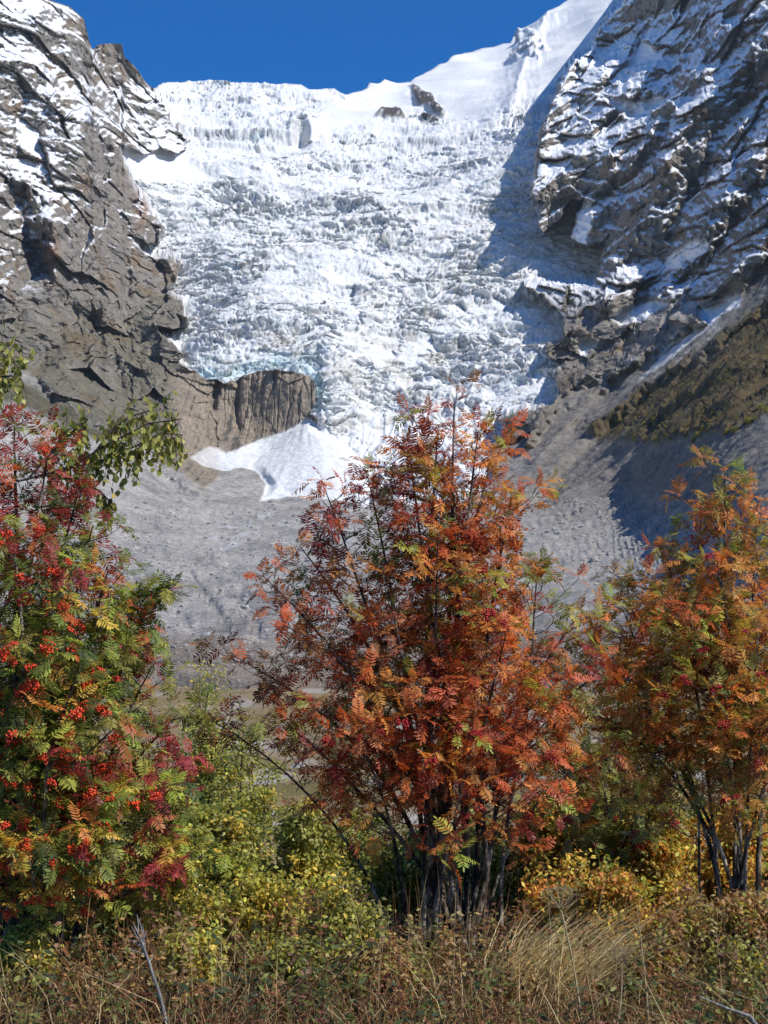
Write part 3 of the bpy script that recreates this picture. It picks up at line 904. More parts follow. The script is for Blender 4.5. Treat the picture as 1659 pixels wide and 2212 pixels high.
# ---- leaf shapes, each lies along +x with its face up
def rowan_leaf(curl, pairs=6, seed=0, fold=0.25):
    rnd = random.Random(seed)
    V_, F_ = [], []

    def pt(t):
        a = curl * t
        return (math.sin(a) / curl if abs(curl) > 1e-3 else t, 0, -(1 - math.cos(a)) / curl if abs(curl) > 1e-3 else 0, a)

    def leaflet(o, ang, L, W, tilt, a):
        ca, sa = math.cos(ang), math.sin(ang)
        pts = [(0, 0), (0.32 * L, W), (0.72 * L, 0.8 * W), (L, 0), (0.72 * L, -0.8 * W), (0.32 * L, -W)]
        b = len(V_)
        for (u, w) in pts:
            x, y = u * ca - w * sa, u * sa + w * ca
            z = -tilt * u - fold * abs(w) + 0.02
            # follow the bend of the stalk
            V_.append((o[0] + x * math.cos(a) + z * math.sin(a), y, o[2] - x * math.sin(a) + z * math.cos(a)))
        F_.extend([(b, b + 1, b + 5), (b + 1, b + 2, b + 4), (b + 1, b + 4, b + 5), (b + 2, b + 3, b + 4)])
    for i in range(pairs):
        t = 0.24 + 0.66 * i / (pairs - 1)
        o = pt(t)
        L = (0.30, 0.35, 0.37, 0.36, 0.33, 0.27, 0.22)[i] * rnd.uniform(0.88, 1.1)
        for s in (-1, 1):
            leaflet(o, s * math.radians(rnd.uniform(52, 68)), L, 0.040 * rnd.uniform(0.85, 1.15), rnd.uniform(0.0, 0.45), o[3])
    o = pt(0.97)
    leaflet(o, rnd.uniform(-0.1, 0.1), 0.26, 0.04, 0.1, o[3])
    b = len(V_)
    for t in (0, 0.5, 1.0):
        o = pt(t)
        V_.extend([(o[0], -0.009, o[2]), (o[0], 0.009, o[2])])
    F_.extend([(b, b + 2, b + 1), (b + 1, b + 2, b + 3), (b + 2, b + 4, b + 3), (b + 3, b + 4, b + 5)])
    return np.array(V_, np.float32), np.array(F_, np.int32)


def simple_leaf(w, fold=0.2, droop=0.2):
    pts = [(0, 0, 0), (0.3, w, -fold * w), (0.65, 0.8 * w, -fold * w - droop * 0.3), (1, 0, -droop), (0.65, -0.8 * w, -fold * w - droop * 0.3), (0.3, -w, -fold * w)]
    return np.array(pts, np.float32), np.array([(0, 1, 5), (1, 2, 4), (1, 4, 5), (2, 3, 4)], np.int32)


def quad_leaf(w, droop=0.15):
    pts = [(0, 0, 0), (0.45, w, -0.05), (1, 0, -droop), (0.45, -w, -0.05)]
    return np.array(pts, np.float32), np.array([(0, 1, 3), (1, 2, 3)], np.int32)


ROWAN = [rowan_leaf(c, 6 + (k % 2), k, f) for k, (c, f) in enumerate(((0.35, 0.2), (0.8, 0.3), (1.2, 0.25), (0.6, 0.5), (1.0, 0.1), (0.15, 0.35)))]
BIRCH = [simple_leaf(0.36, 0.25, 0.2), simple_leaf(0.40, 0.5, 0.35), simple_leaf(0.33, 0.1, 0.1)]
SMALL = [quad_leaf(0.30, 0.2), quad_leaf(0.24, 0.35)]
EVER = [simple_leaf(0.19, 0.3, 0.15), simple_leaf(0.17, 0.1, 0.3)]


def frame(d, up, roll):
    """rotation whose x runs along d and whose z is close to up"""
    d = d.normalized()
    y = up.cross(d)
    if y.length < 1e-4:
        y = Vector((0, 1, 0))
    y.normalize()
    z = d.cross(y)
    c, s = math.cos(roll), math.sin(roll)
    y2, z2 = y * c + z * s, z * c - y * s
    return Matrix((d, y2, z2)).transposed()


class Leaves:
    """a list of leaves: place, rotation, size, colour, shape"""

    def __init__(self, shapes):
        self.shapes = shapes
        self.L = []

    def add(self, p, rot, size, col, k=None):
        self.L.append((p, rot, size, col, RND.randrange(len(self.shapes)) if k is None else k))

    def mass(self, items, name, origin, mat, parent=None):
        vs, fs, cs, n = [], [], [], 0
        for k, (V_, F_) in enumerate(self.shapes):
            it = [i for i in items if i[4] == k]
            if not it:
                continue
            R_ = np.array([[list(r) for r in i[1]] for i in it], np.float32) * np.array([i[2] for i in it], np.float32)[:, None, None]
            T_ = np.array([tuple(i[0] - origin) for i in it], np.float32)
            v = np.einsum('mij,nj->mni', R_, V_) + T_[:, None]
            f = F_[None] + (np.arange(len(it)) * len(V_))[:, None, None] + n
            vs.append(v.reshape(-1, 3))
            fs.append(f.reshape(-1, 3))
            cs.append(np.repeat(np.array([i[3] for i in it], np.float32), len(V_), 0))
            n += len(it) * len(V_)
        if not vs:
            return None
        me = np_mesh(name, np.concatenate(vs), np.concatenate(fs), smooth=False)
        set_color(me, "tint", np.concatenate(cs))
        return link(name, me, mat, parent, "stuff")

    def build(self, root, origin, single=300, name="leaf", mass_name="foliage", mesh_cache={}):
        def rank(i):
            px, py = proj(i[0])
            inside = 10 < px < 1650 and 10 < py < 2200
            return (0 if inside else 1, i[0][1] - 3.0 * i[2])
        L = sorted(self.L, key=rank)
        one, rest = L[:single], L[single:]
        for p, rot, size, col, k in one:
            key = (id(self.shapes), k)
            if key not in mesh_cache:
                me = np_mesh(name, *self.shapes[k], smooth=False)
                me.materials.append(MAT_LEAF_ONE)
                mesh_cache[key] = me
            o = bpy.data.objects.new(name, mesh_cache[key])
            COL.objects.link(o)
            o.parent = root
            m = rot.to_4x4() @ Matrix.Scale(size, 4)
            m.translation = p - origin
            o.matrix_local = m
            o.color = (*[float(c) for c in col], 1)
        self.mass(rest, mass_name, origin, MAT_LEAF, root)


def root_at(name, p, label, cat, group=None):
    o = bpy.data.objects.new(name, None)
    COL.objects.link(o)
    o.location = p
    o.empty_display_size = 0.2
    return tag(o, label, cat, group)


# ---- berries: three bunch shapes for each colour
def berry_mesh(seed, mat):
    rnd = random.Random(seed)
    t = (1 + 5 ** 0.5) / 2
    iv = np.array([(-1, t, 0), (1, t, 0), (-1, -t, 0), (1, -t, 0), (0, -1, t), (0, 1, t), (0, -1, -t), (0, 1, -t), (t, 0, -1), (t, 0, 1), (-t, 0, -1), (-t, 0, 1)], np.float32)
    iv /= np.linalg.norm(iv[0])
    jf = np.array([(0, 11, 5), (0, 5, 1), (0, 1, 7), (0, 7, 10), (0, 10, 11), (1, 5, 9), (5, 11, 4), (11, 10, 2), (10, 7, 6), (7, 1, 8),
                   (3, 9, 4), (3, 4, 2), (3, 2, 6), (3, 6, 8), (3, 8, 9), (4, 9, 5), (2, 4, 11), (6, 2, 10), (8, 6, 7), (9, 8, 1)], np.int32)
    vs, fs = [], []
    for i in range(46):
        r = rnd.uniform(0.0060, 0.0078)
        a, q = rnd.uniform(0, 6.28), rnd.random() ** 0.7 * 0.046
        c = np.array((math.cos(a) * q, math.sin(a) * q, rnd.uniform(-0.022, 0.016) - 7 * q * q), np.float32)
        vs.append(iv * r + c)
        fs.append(jf + 12 * i)
    me = np_mesh("berry_bunch", np.concatenate(vs), np.concatenate(fs))
    me.materials.append(mat)
    return me


BERRIES = {k: [berry_mesh(s, m) for s in range(4)] for k, m in MAT_BERRY.items()}


def rowan(label, base, tops, colour, berries, kind, dens=1.0, spread=0.5, seed=1, single=300, rad=0.03, bushy=1.0, thin=0.0, wide=1.0, group="rowan trees on the bank"):
    """many-stemmed rowan: stems > twigs, single leaves, bunches of berries, the remaining foliage"""
    rnd = random.Random(seed)
    base = Vector(base)
    base.z = float(ground_z(base.x, base.y)) - 0.03
    root = root_at("rowan_tree", base, label, "tree", group)
    lv = Leaves(ROWAN)
    spots = []
    old = []
    for (tx_, ty_, dY, size) in tops:
        top = at(tx_, ty_, base.y + dY)
        b = base + Vector((rnd.uniform(-0.2, 0.2) * wide + 0.16 * (top.x - base.x), rnd.uniform(-0.22, 0.22), 0))
        H = (top - b).length
        bow = Vector((-(top.x - b.x) * 0.16, -(top.y - b.y) * 0.12, 0.10 * abs(top.x - b.x)))
        n = 10
        forks = [q for q in old if abs(q[-1].x - top.x) < 0.55]
        if forks and rnd.random() < 0.16:
            b = forks[rnd.randrange(len(forks))][rnd.randint(1, 3)].copy()
            H = (top - b).length
            bow = bow * 0.5
        pts = curve(b, top, bow, n, 0.05, rnd)
        old.append(pts)
        r0 = rad * rnd.uniform(0.6, 1.25) * (H / 3.2) ** 0.7
        st = Tubes()
        st.add(pts, [r0 * (1 - t / n) ** 0.8 + 0.0035 for t in range(n + 1)], 7)
        so = link("stem", st.mesh("stem", base), MAT_BARK, root)
        tw = Tubes()
        ends = [(pts[-1], (pts[-1] - pts[-2]).normalized(), 1, None)]
        nb = int((9 + 4.2 * H) * bushy)
        for i in range(nb):
            t = size[0] + (0.98 - size[0]) * (i + rnd.random()) / nb
            f = t * n
            j = min(int(f), n - 1)
            p = pts[j].lerp(pts[j + 1], f - j)
            ax = (pts[j + 1] - pts[j]).normalized()
            a = rnd.uniform(0, 2 * math.pi)
            side = Vector((math.cos(a), math.sin(a), 0))
            ln = size[1] * rnd.uniform(0.55, 1.15) * (0.35 + 0.9 * (1 - t) + 0.25)
            d = (ax * rnd.uniform(0.35, 0.9) + side).normalized()
            e = p + d * ln + Vector((0, 0, 0.12 * ln))
            bp = curve(p, e, Vector((0, 0, -0.06 * ln)), 4, 0.015, rnd)
            rb = max(0.0035, r0 * (1 - t) * 0.45)
            tw.add(bp, [rb, rb * 0.8, rb * 0.6, rb * 0.45, 0.002], 4)
            bc = colour(*proj(e), rnd)
            ends.append((e, (bp[-1] - bp[-2]).normalized(), 1, bc))
            m = max(1, int(ln / 0.13))
            for q in range(m):
                f2 = (q + 0.6 + 0.5 * rnd.random()) / (m + 0.3) * 4
                jj = min(int(f2), 3)
                pp = bp[jj].lerp(bp[jj + 1], min(1, f2 - jj))
                a2 = rnd.uniform(0, 6.28)
                d2 = (d * 0.6 + Vector((math.cos(a2), math.sin(a2), rnd.uniform(0.1, 0.8)))).normalized()
                e2 = pp + d2 * rnd.uniform(0.05, 0.16)
                tw.add([pp, e2], [0.003, 0.0018], 3)
                ends.append((e2, d2, 0, bc))
        if tw.v:
            link("twigs", tw.mesh("twigs", base), MAT_TWIG, so, "stuff")
        for (p, d, tip, bc) in ends:
            px, py = proj(p)
            g = bc if bc and rnd.random() < 0.68 else colour(px, py, rnd)
            k = int(rnd.uniform(3.2, 6.2) * dens * (1 - thin * sstep(1420, 1800, py)))
            a0 = rnd.uniform(0, 6.28)
            u = d.cross(Vector((0.2, 0.3, 0.9))).normalized()
            w = d.cross(u)
            for q in range(k):
                a = a0 + q * 2.4 + rnd.uniform(-0.3, 0.3)
                op = math.radians(rnd.uniform(35, 95))
                ld = d * math.cos(op) + (u * math.cos(a) + w * math.sin(a)) * math.sin(op)
                ld.z += 0.12
                upv = Vector((rnd.uniform(-0.5, 0.5), rnd.uniform(-0.7, 0.3), 1))
                s = rnd.uniform(0.09, 0.16)
                v = rnd.uniform(0.75, 1.25)
                h = rnd.uniform(-0.12, 0.12)
                c = (max(0.01, g[0] * v * (1 + h)), max(0.006, g[1] * v * (1 - h)), max(0.004, g[2] * v))
                if rnd.random() < 0.10:
                    c = colour(px, py, rnd)
                if px < -70 or px > 1740:
                    continue
                lv.add(p, frame(ld, upv, rnd.uniform(-0.5, 0.5)), s, c)
            spots.append((p, d, tip, px, py))
    lv.build(root, base, single)
    # bunches of berries on the outer shoots, near side first
    rnd.shuffle(spots)
    spots.sort(key=lambda s: s[0].y + rnd.uniform(0, 0.5))
    n = 0
    got = []
    for (p, d, tip, px, py) in spots:
        if n >= berries[0] or not berries[1](px, py):
            continue
        if any((p - q).length < 0.10 for q in got):
            continue
        if rnd.random() < 0.45:
            continue
        got.append(p)
        o = bpy.data.objects.new("berry_bunch", BERRIES[kind][n % 4])
        COL.objects.link(o)
        o.parent = root
        o.location = p - base + Vector((rnd.uniform(-0.02, 0.02), -0.10, rnd.uniform(-0.04, 0.03)))
        o.rotation_euler = (rnd.uniform(-0.7, 1.3), rnd.uniform(-0.6, 0.6), rnd.uniform(0, 6.28))
        s = rnd.uniform(0.5, 1.05)
        o.scale = (s, s * rnd.uniform(0.8, 1.2), s * rnd.uniform(0.8, 1.5))
        n += 1
    return root


# ---- colour plans (base colours; position picks which branches have turned)
RED, MAROON, ORANGE, PINK = (0.56, 0.135, 0.046), (0.30, 0.052, 0.042), (0.72, 0.30, 0.08), (0.60, 0.20, 0.10)
GREEN, LIME, YELLOW, OLIVE, BROWN, DEEP = (0.18, 0.22, 0.05), (0.42, 0.45, 0.08), (0.72, 0.54, 0.10), (0.33, 0.31, 0.08), (0.32, 0.14, 0.055), (0.07, 0.11, 0.035)


def pick(rnd, *pairs):
    r = rnd.random() * sum(w for _, w in pairs)
    for c, w in pairs:
        r -= w
        if r <= 0:
            return c
    return pairs[-1][0]


def near(px, py, x, y, rx, ry):
    return math.exp(-((px - x) / rx) ** 2 - ((py - y) / ry) ** 2)


def col_centre(px, py, rnd):
    o = near(px, py, 1070, 1180, 90, 170)
    g = near(px, py, 1170, 1270, 110, 130) + 0.6 * near(px, py, 900, 1190, 90, 60) + 0.5 * near(px, py, 600, 1220, 60, 50)
    b = near(px, py, 530, 1480, 160, 200) + 0.5 * near(px, py, 1230, 1480, 120, 120)
    m = max(1.0 if py < 1130 and px < 1030 else 0.25, 2.2 * near(px, py, 700, 1150, 110, 140))
    return pick(rnd, (RED, 0.7), (MAROON, 0.75 * m), (ORANGE, 0.5 + 1.6 * o), (PINK, 0.3 if py > 1250 else 0.12), (GREEN, 0.06 + 0.9 * g), (LIME, 0.05 + 0.55 * g), (BROWN, 0.22 + 1.3 * b), (OLIVE, 0.1 + 0.4 * b))


def col_right(px, py, rnd):
    t = min(1, max(0, (1350 - py) / 350))
    return pick(rnd, (ORANGE, 0.6), ((0.56, 0.28, 0.07), 0.9), (OLIVE, 0.55 + 0.4 * t), (LIME, 0.18 + 0.25 * t), (RED, 0.28), (YELLOW, 0.16), (BROWN, 0.3), (GREEN, 0.2))


def col_left(px, py, rnd):
    r = 4.5 * near(px, py, 40, 990, 260, 190)
    f = 1.6 * near(px, py, 400, 1560, 90, 170) + 1.5 * near(px, py, 430, 1830, 130, 130) + 0.8 * near(px, py, 250, 1700, 120, 80)
    low = min(1, max(0, (py - 1600) / 250))
    return pick(rnd, (MAROON, 0.9 * r + 0.7 * f), (RED, 0.16 * r + 0.05), ((0.42, 0.075, 0.08), 0.5 * r + 0.9 * f), (GREEN, 0.75), (DEEP, 0.2), (LIME, 0.5 + 0.5 * low), (OLIVE, 0.15), (YELLOW, 0.06 + 0.2 * low), (PINK, 0.10), (ORANGE, 0.05 + 0.08 * low))


def col_olive(px, py, rnd):
    return pick(rnd, (OLIVE, 0.9), ((0.34, 0.33, 0.12), 0.7), (GREEN, 0.4), (ORANGE, 0.22), (YELLOW, 0.2), (BROWN, 0.25))


Y1, Y2, Y3, Y4 = 10.0, 10.6, 9.0, 12.2
rowan("orange red rowan with many slim stems standing in the middle", at(1000, 2085, Y1),
      [(985, 868, 0, (0.45, 0.42)), (940, 925, 0.15, (0.5, 0.35)), (1035, 930, -0.1, (0.5, 0.35)), (975, 985, -0.2, (0.5, 0.4)), (1050, 985, 0.3, (0.42, 0.45)), (880, 985, 0.2, (0.40, 0.45)), (795, 1030, 0.5, (0.42, 0.42)),
       (700, 1062, 0.1, (0.42, 0.45)), (1098, 1075, -0.2, (0.40, 0.45)), (650, 1180, 0.5, (0.35, 0.5)), (565, 1245, 0.0, (0.38, 0.45)),
       (950, 1150, -0.5, (0.35, 0.5)), (820, 1240, -0.5, (0.35, 0.5)), (1170, 1240, 0.1, (0.35, 0.5)), (1235, 1330, 0.4, (0.35, 0.5)),
       (1290, 1440, 0.0, (0.35, 0.5)), (520, 1420, 0.2, (0.35, 0.5)), (690, 1370, -0.4, (0.35, 0.5)), (1080, 1370, -0.6, (0.35, 0.5)),
       (1170, 1480, -0.3, (0.35, 0.5)), (445, 1550, 0.1, (0.35, 0.4)), (600, 1560, -0.3, (0.35, 0.45)), (900, 1480, -0.7, (0.3, 0.5)),
       (760, 1560, -0.6, (0.35, 0.5)), (1020, 1620, -0.7, (0.35, 0.45)), (1240, 1650, 0.1, (0.35, 0.4))],
      col_centre, (15, lambda x, y: True), "crimson", 0.92, seed=3, bushy=1.05, thin=0.42, rad=0.019, wide=1.3)
rowan("ochre and orange rowan with pale stems at the right edge", at(1590, 1990, Y2),
      [(1560, 1010, 0, (0.4, 0.42)), (1500, 1115, 0.3, (0.4, 0.45)), (1640, 1110, 0.1, (0.4, 0.45)), (1440, 1190, 0, (0.4, 0.45)),
       (1385, 1260, 0.2, (0.4, 0.45)), (1335, 1320, 0, (0.42, 0.4)), (1700, 1150, 0.2, (0.4, 0.5)), (1560, 1220, -0.5, (0.35, 0.5)),
       (1480, 1330, -0.5, (0.35, 0.5)), (1640, 1340, -0.6, (0.35, 0.5)), (1380, 1440, -0.2, (0.4, 0.45)), (1750, 1260, 0, (0.4, 0.5)),
       (1560, 1480, -0.8, (0.4, 0.5)), (1680, 1520, -0.6, (0.4, 0.5)), (1440, 1540, -0.5, (0.4, 0.45)), (1315, 1420, -0.2, (0.42, 0.45)), (1300, 1540, -0.3, (0.45, 0.4))],
      col_right, (20, lambda x, y: y < 1800), "crimson", 1.0, seed=5, bushy=1.12, thin=0.3, rad=0.018)
rowan("dark red and green rowan full of orange berries at left edge", at(15, 2010, Y3),
      [(-30, 880, 0, (0.35, 0.34)), (40, 925, 0.2, (0.35, 0.34)), (100, 985, -0.1, (0.35, 0.34)), (160, 1060, 0.1, (0.35, 0.31)),
       (205, 1140, 0, (0.35, 0.31)), (245, 1235, -0.2, (0.33, 0.34)), (280, 1330, 0.2, (0.33, 0.34)), (-90, 1000, 0, (0.35, 0.34)),
       (40, 1150, -0.5, (0.3, 0.37)), (120, 1240, -0.6, (0.3, 0.37)), (330, 1440, 0, (0.35, 0.31)), (30, 1400, -0.8, (0.3, 0.37)),
       (180, 1420, -0.7, (0.3, 0.37)), (370, 1545, 0.1, (0.35, 0.29)), (250, 1560, -0.6, (0.3, 0.34)), (100, 1600, -0.9, (0.3, 0.34)),
       (410, 1660, 0, (0.4, 0.29)), (-40, 1650, -0.8, (0.3, 0.34)), (300, 1720, -0.5, (0.35, 0.31)), (440, 1850, 0, (0.5, 0.27)), (180, 1790, -0.8, (0.35, 0.31)), (60, 1830, -0.9, (0.35, 0.27)), (350, 1270, 0.1, (0.7, 0.16))],
      col_left, (150, lambda x, y: y > 940), "orange", 1.0, seed=9, bushy=1.35)
rowan("olive green rowan behind, between the middle and right trees", at(1300, 1990, Y4),
      [(1340, 1500, 0.2, (0.3, 0.5)), (1260, 1570, 0, (0.3, 0.5)), (1200, 1660, -0.2, (0.3, 0.5)), (1390, 1590, 0, (0.3, 0.5)),
       (1440, 1660, -0.3, (0.3, 0.5)), (1300, 1680, -0.5, (0.25, 0.5)), (1180, 1790, -0.3, (0.3, 0.45)), (1370, 1760, -0.6, (0.3, 0.45))],
      col_olive, (10, lambda x, y: True), "crimson", 0.95, seed=13, single=200)
# ------------------------------------------------------------------ birch, bushes, weeds, grass, stones
def col_willow(px, py, rnd):
    return pick(rnd, ((0.34, 0.34, 0.08), 0.8), ((0.22, 0.25, 0.065), 0.8), (LIME, 0.6), (YELLOW, 0.25), ((0.46, 0.44, 0.16), 0.4))


def col_lime(px, py, rnd):
    return pick(rnd, ((0.52, 0.52, 0.10), 0.9), ((0.34, 0.38, 0.09), 0.7), ((0.78, 0.60, 0.12), 0.5), (OLIVE, 0.3), ((0.50, 0.42, 0.12), 0.3))


def col_tan(px, py, rnd):
    return pick(rnd, ((0.48, 0.33, 0.13), 0.8), ((0.38, 0.20, 0.08), 0.7), (LIME, 0.3), (OLIVE, 0.4), ((0.45, 0.36, 0.16), 0.5))


def col_yellow(px, py, rnd):
    return pick(rnd, (YELLOW, 0.7), ((0.50, 0.27, 0.05), 0.7), (LIME, 0.35), (OLIVE, 0.4), (ORANGE, 0.25), (BROWN, 0.2))


def bush(name, label, px, py_top, Y, hw, colour, n, size=(0.042, 0.066), seed=1, cat="bush", group="leafy bushes behind the rowans", shapes=SMALL, py_low=None, flat=1.0):
    """bush or small tree: slim stems, leaves gathered in sprays along the shoots"""
    rnd = random.Random(seed)
    top = at(px, py_top, Y)
    base = Vector((top.x, Y, float(ground_z(top.x, Y)) - 0.03))
    H = top.z - base.z
    W = hw * KPX * Y
    root = root_at(name, base, label, cat, group)
    tb = Tubes()
    lv = Leaves(shapes)
    ns = 7
    shoots = []
    for i in range(ns):
        a = rnd.uniform(0, 6.28)
        r = rnd.random() ** 0.5
        tp = base + Vector((math.cos(a) * W * r * 0.75, math.sin(a) * W * 0.7 * r, H * (1 - 0.35 * r * r) * (rnd.uniform(0.8, 0.97) if i else 0.99)))
        pts = curve(base + Vector((rnd.uniform(-.1, .1), rnd.uniform(-.1, .1), 0)), tp, Vector((0, 0, 0)), 7, 0.05 * H / 2, rnd)
        r0 = 0.008 * H + 0.006
        tb.add(pts, [r0 * (1 - k / 7) + 0.003 for k in range(8)], 5)
        for k in range(int(9 + 5 * H)):
            t = rnd.uniform(0.08, 1.0)
            j = min(int(t * 7), 6)
            p = pts[j].lerp(pts[j + 1], t * 7 - j)
            a2 = rnd.uniform(0, 6.28)
            ln = W * rnd.uniform(0.25, 0.65) * (1.15 - 0.6 * t)
            e = p + Vector((math.cos(a2) * ln, math.sin(a2) * ln, ln * rnd.uniform(0.1, 0.8)))
            shoots.append((p, e))
            tb.add([p, p.lerp(e, 0.5) + Vector((0, 0, 0.03)), e], [0.005, 0.0035, 0.002], 3)
    link("stems", tb.mesh("stems", base), MAT_TWIG, root, "stuff")
    tone = [rnd.uniform(0.7, 1.3) for _ in shoots]
    cols = [colour(0, 0, rnd) for _ in shoots]
    for i in range(n):
        k = rnd.randrange(len(shoots))
        p, e = shoots[k]
        q = p.lerp(e, rnd.uniform(0.15, 1.06)) + Vector((rnd.gauss(0, 1), rnd.gauss(0, 1), rnd.gauss(0, 0.8))) * 0.055 * (0.6 + 0.4 * H)
        d = Vector((rnd.uniform(-1, 1), rnd.uniform(-1, 1), rnd.uniform(-0.9, 0.3)))
        c = cols[k] if rnd.random() < 0.6 else colour(0, 0, rnd)
        v = tone[k] * rnd.uniform(0.75, 1.25)
        lv.add(q, frame(d, Vector((rnd.uniform(-.6, .6), rnd.uniform(-.9, .2), 1)), rnd.uniform(-1, 1)), rnd.uniform(*size), (c[0] * v, c[1] * v, c[2] * v))
    lv.mass(lv.L, "foliage", base, MAT_LEAF, root)
    return root


for args in (
    ("willow_bush", "round topped olive green bush between the left and middle rowans", 452, 1392, 20, 92, col_willow, 8000, 1),
    ("willow_bush", "tall slim yellowish green bush just left of the middle rowan", 535, 1535, 19, 105, col_willow, 7000, 2),
    ("birch_bush", "broad lime green bush behind the lower left rowan branches", 330, 1660, 15, 130, col_willow, 5600, 3),
    ("birch_bush", "bright yellow green bush low behind the maroon sprays", 470, 1730, 13.5, 115, col_willow, 5200, 4),
    ("birch_bush", "low yellow green bush under the dark leaning stem of the middle rowan", 640, 1700, 14, 130, col_willow, 6400, 5),
    ("birch_bush", "yellow leaved bush at the foot of the left rowan", 180, 1830, 10, 125, col_yellow, 4200, 6),
    ("birch_bush", "lime and yellow bush right of the left rowan foot", 360, 1890, 10.5, 115, col_lime, 4200, 15),
    ("birch_bush", "low lime bush in front of the dark left stems of the middle rowan", 530, 1930, 10.4, 105, col_lime, 3600, 16),
    ("birch_bush", "pale green bush seen through the stems of the middle rowan", 800, 1740, 17, 120, col_willow, 4800, 7),
    ("birch_bush", "green bush right behind the stems of the middle rowan", 1040, 1730, 18, 120, col_willow, 4800, 8),
    ("birch_bush", "golden orange bush right of the middle rowan stems", 1180, 1730, 13.2, 110, col_yellow, 4600, 9),
    ("birch_bush", "orange and ochre bush low between middle and right rowans", 1330, 1810, 12.4, 115, col_yellow, 4200, 10),
    ("birch_bush", "golden bush behind the stems of the right rowan", 1470, 1760, 13.5, 110, col_yellow, 4600, 11),
    ("birch_bush", "ochre bush at the right edge behind the pale stems", 1640, 1730, 14, 110, col_yellow, 4600, 12),
    ("birch_bush", "low lime sprays left of the grey dead branch", 90, 1805, 9.3, 113, col_lime, 4205, 21),
    ("birch_bush", "low yellow green sprays above the grey dead branch", 240, 1810, 9.4, 108, col_lime, 4205, 22),
    ("birch_bush", "low yellow sprays right of the grey dead branch", 400, 1845, 9.3, 108, col_lime, 4205, 23),
    ("birch_bush", "low lime and yellow sprays left of the largest leathery plant", 590, 1865, 9.3, 108, col_lime, 3770, 24),
    ("birch_bush", "low olive sprays before the left stems of the middle rowan", 750, 1890, 9.2, 103, col_willow, 3480, 25),
    ("birch_bush", "orange sprays behind the large dried flower head", 1190, 1825, 9.6, 103, col_yellow, 3770, 26),
    ("birch_bush", "golden brown sprays right of the large dried flower head", 1330, 1855, 9.4, 103, col_yellow, 3770, 27),
    ("birch_bush", "rusty sprays at the foot of the right rowan", 1480, 1885, 9.4, 103, col_tan, 3480, 28),
    ("birch_bush", "brown sprays in the lower right corner under the right rowan", 1610, 1915, 9.2, 98, col_tan, 3480, 29),
    ("birch_bush", "olive bush between the left stems of the middle rowan", 880, 1750, 11.6, 105, col_willow, 4200, 31),
    ("birch_bush", "dull green bush between the right stems of the middle rowan", 1060, 1745, 11.8, 100, col_willow, 4200, 32),
    ("birch_bush", "golden and rusty bush left of the right rowan stems", 1420, 1690, 11.7, 110, col_yellow, 4600, 33),
    ("birch_bush", "golden and green bush between the right rowan stems", 1560, 1680, 11.9, 110, col_yellow, 4600, 34),
    ("birch_bush", "orange and yellow bush right of the dull green bush", 1180, 1690, 11.9, 90, col_yellow, 4200, 35),
    ("birch_bush", "lowest lime sprays in the lower left corner", 60, 1985, 8.5, 85, col_lime, 1700, 41),
    ("birch_bush", "lowest yellow sprays just right of the grey dead branch", 420, 2000, 8.5, 85, col_lime, 1700, 42),
    ("birch_bush", "lowest olive sprays in front of the largest leathery plant", 640, 2010, 8.5, 80, col_willow, 1500, 43),
    ("birch_bush", "lowest olive and tan sprays left of the bright straw tuft", 850, 2030, 8.5, 80, col_tan, 1500, 44),
    ("birch_bush", "lowest rusty sprays right of the bright straw tuft", 1420, 2020, 8.5, 85, col_tan, 1500, 45),
    ("birch_bush", "lowest green sprays above the bleached branch at right", 1580, 2030, 8.5, 80, col_willow, 1500, 46),
    ("birch_bush", "dull green bush at the left edge behind the trunk", 20, 1760, 13, 120, col_willow, 4800, 14),
):
    nm, lb, px, pt, Y, hw, cf, n, sd = args
    bush(nm, lb, px, pt, Y, hw, cf, int(n * 1.6), (0.028, 0.046) if Y < 11 else (0.034, 0.054) if Y < 12 else (0.042, 0.066), seed=40 + sd)


def col_needle(px, py, rnd):
    return pick(rnd, ((0.030, 0.045, 0.020), 1), ((0.045, 0.06, 0.022), 0.6), ((0.02, 0.03, 0.016), 0.8))


NEEDLE = [quad_leaf(0.09, 0.1), quad_leaf(0.12, 0.2)]  # for dark bushes put in to fill the dark gaps between the rowans
bush("dark_gap_bush", "small dark bush filling the gap left of the right rowan", 1362, 1462, 17, 55, col_needle, 6000, (0.05, 0.10), 61, "bush", "dark bushes filling gaps", NEEDLE)
bush("dark_gap_bush", "dark bush filling the lower gap right of the middle rowan", 1232, 1600, 14.5, 60, col_needle, 6000, (0.05, 0.10), 62, "bush", "dark bushes filling gaps", NEEDLE)


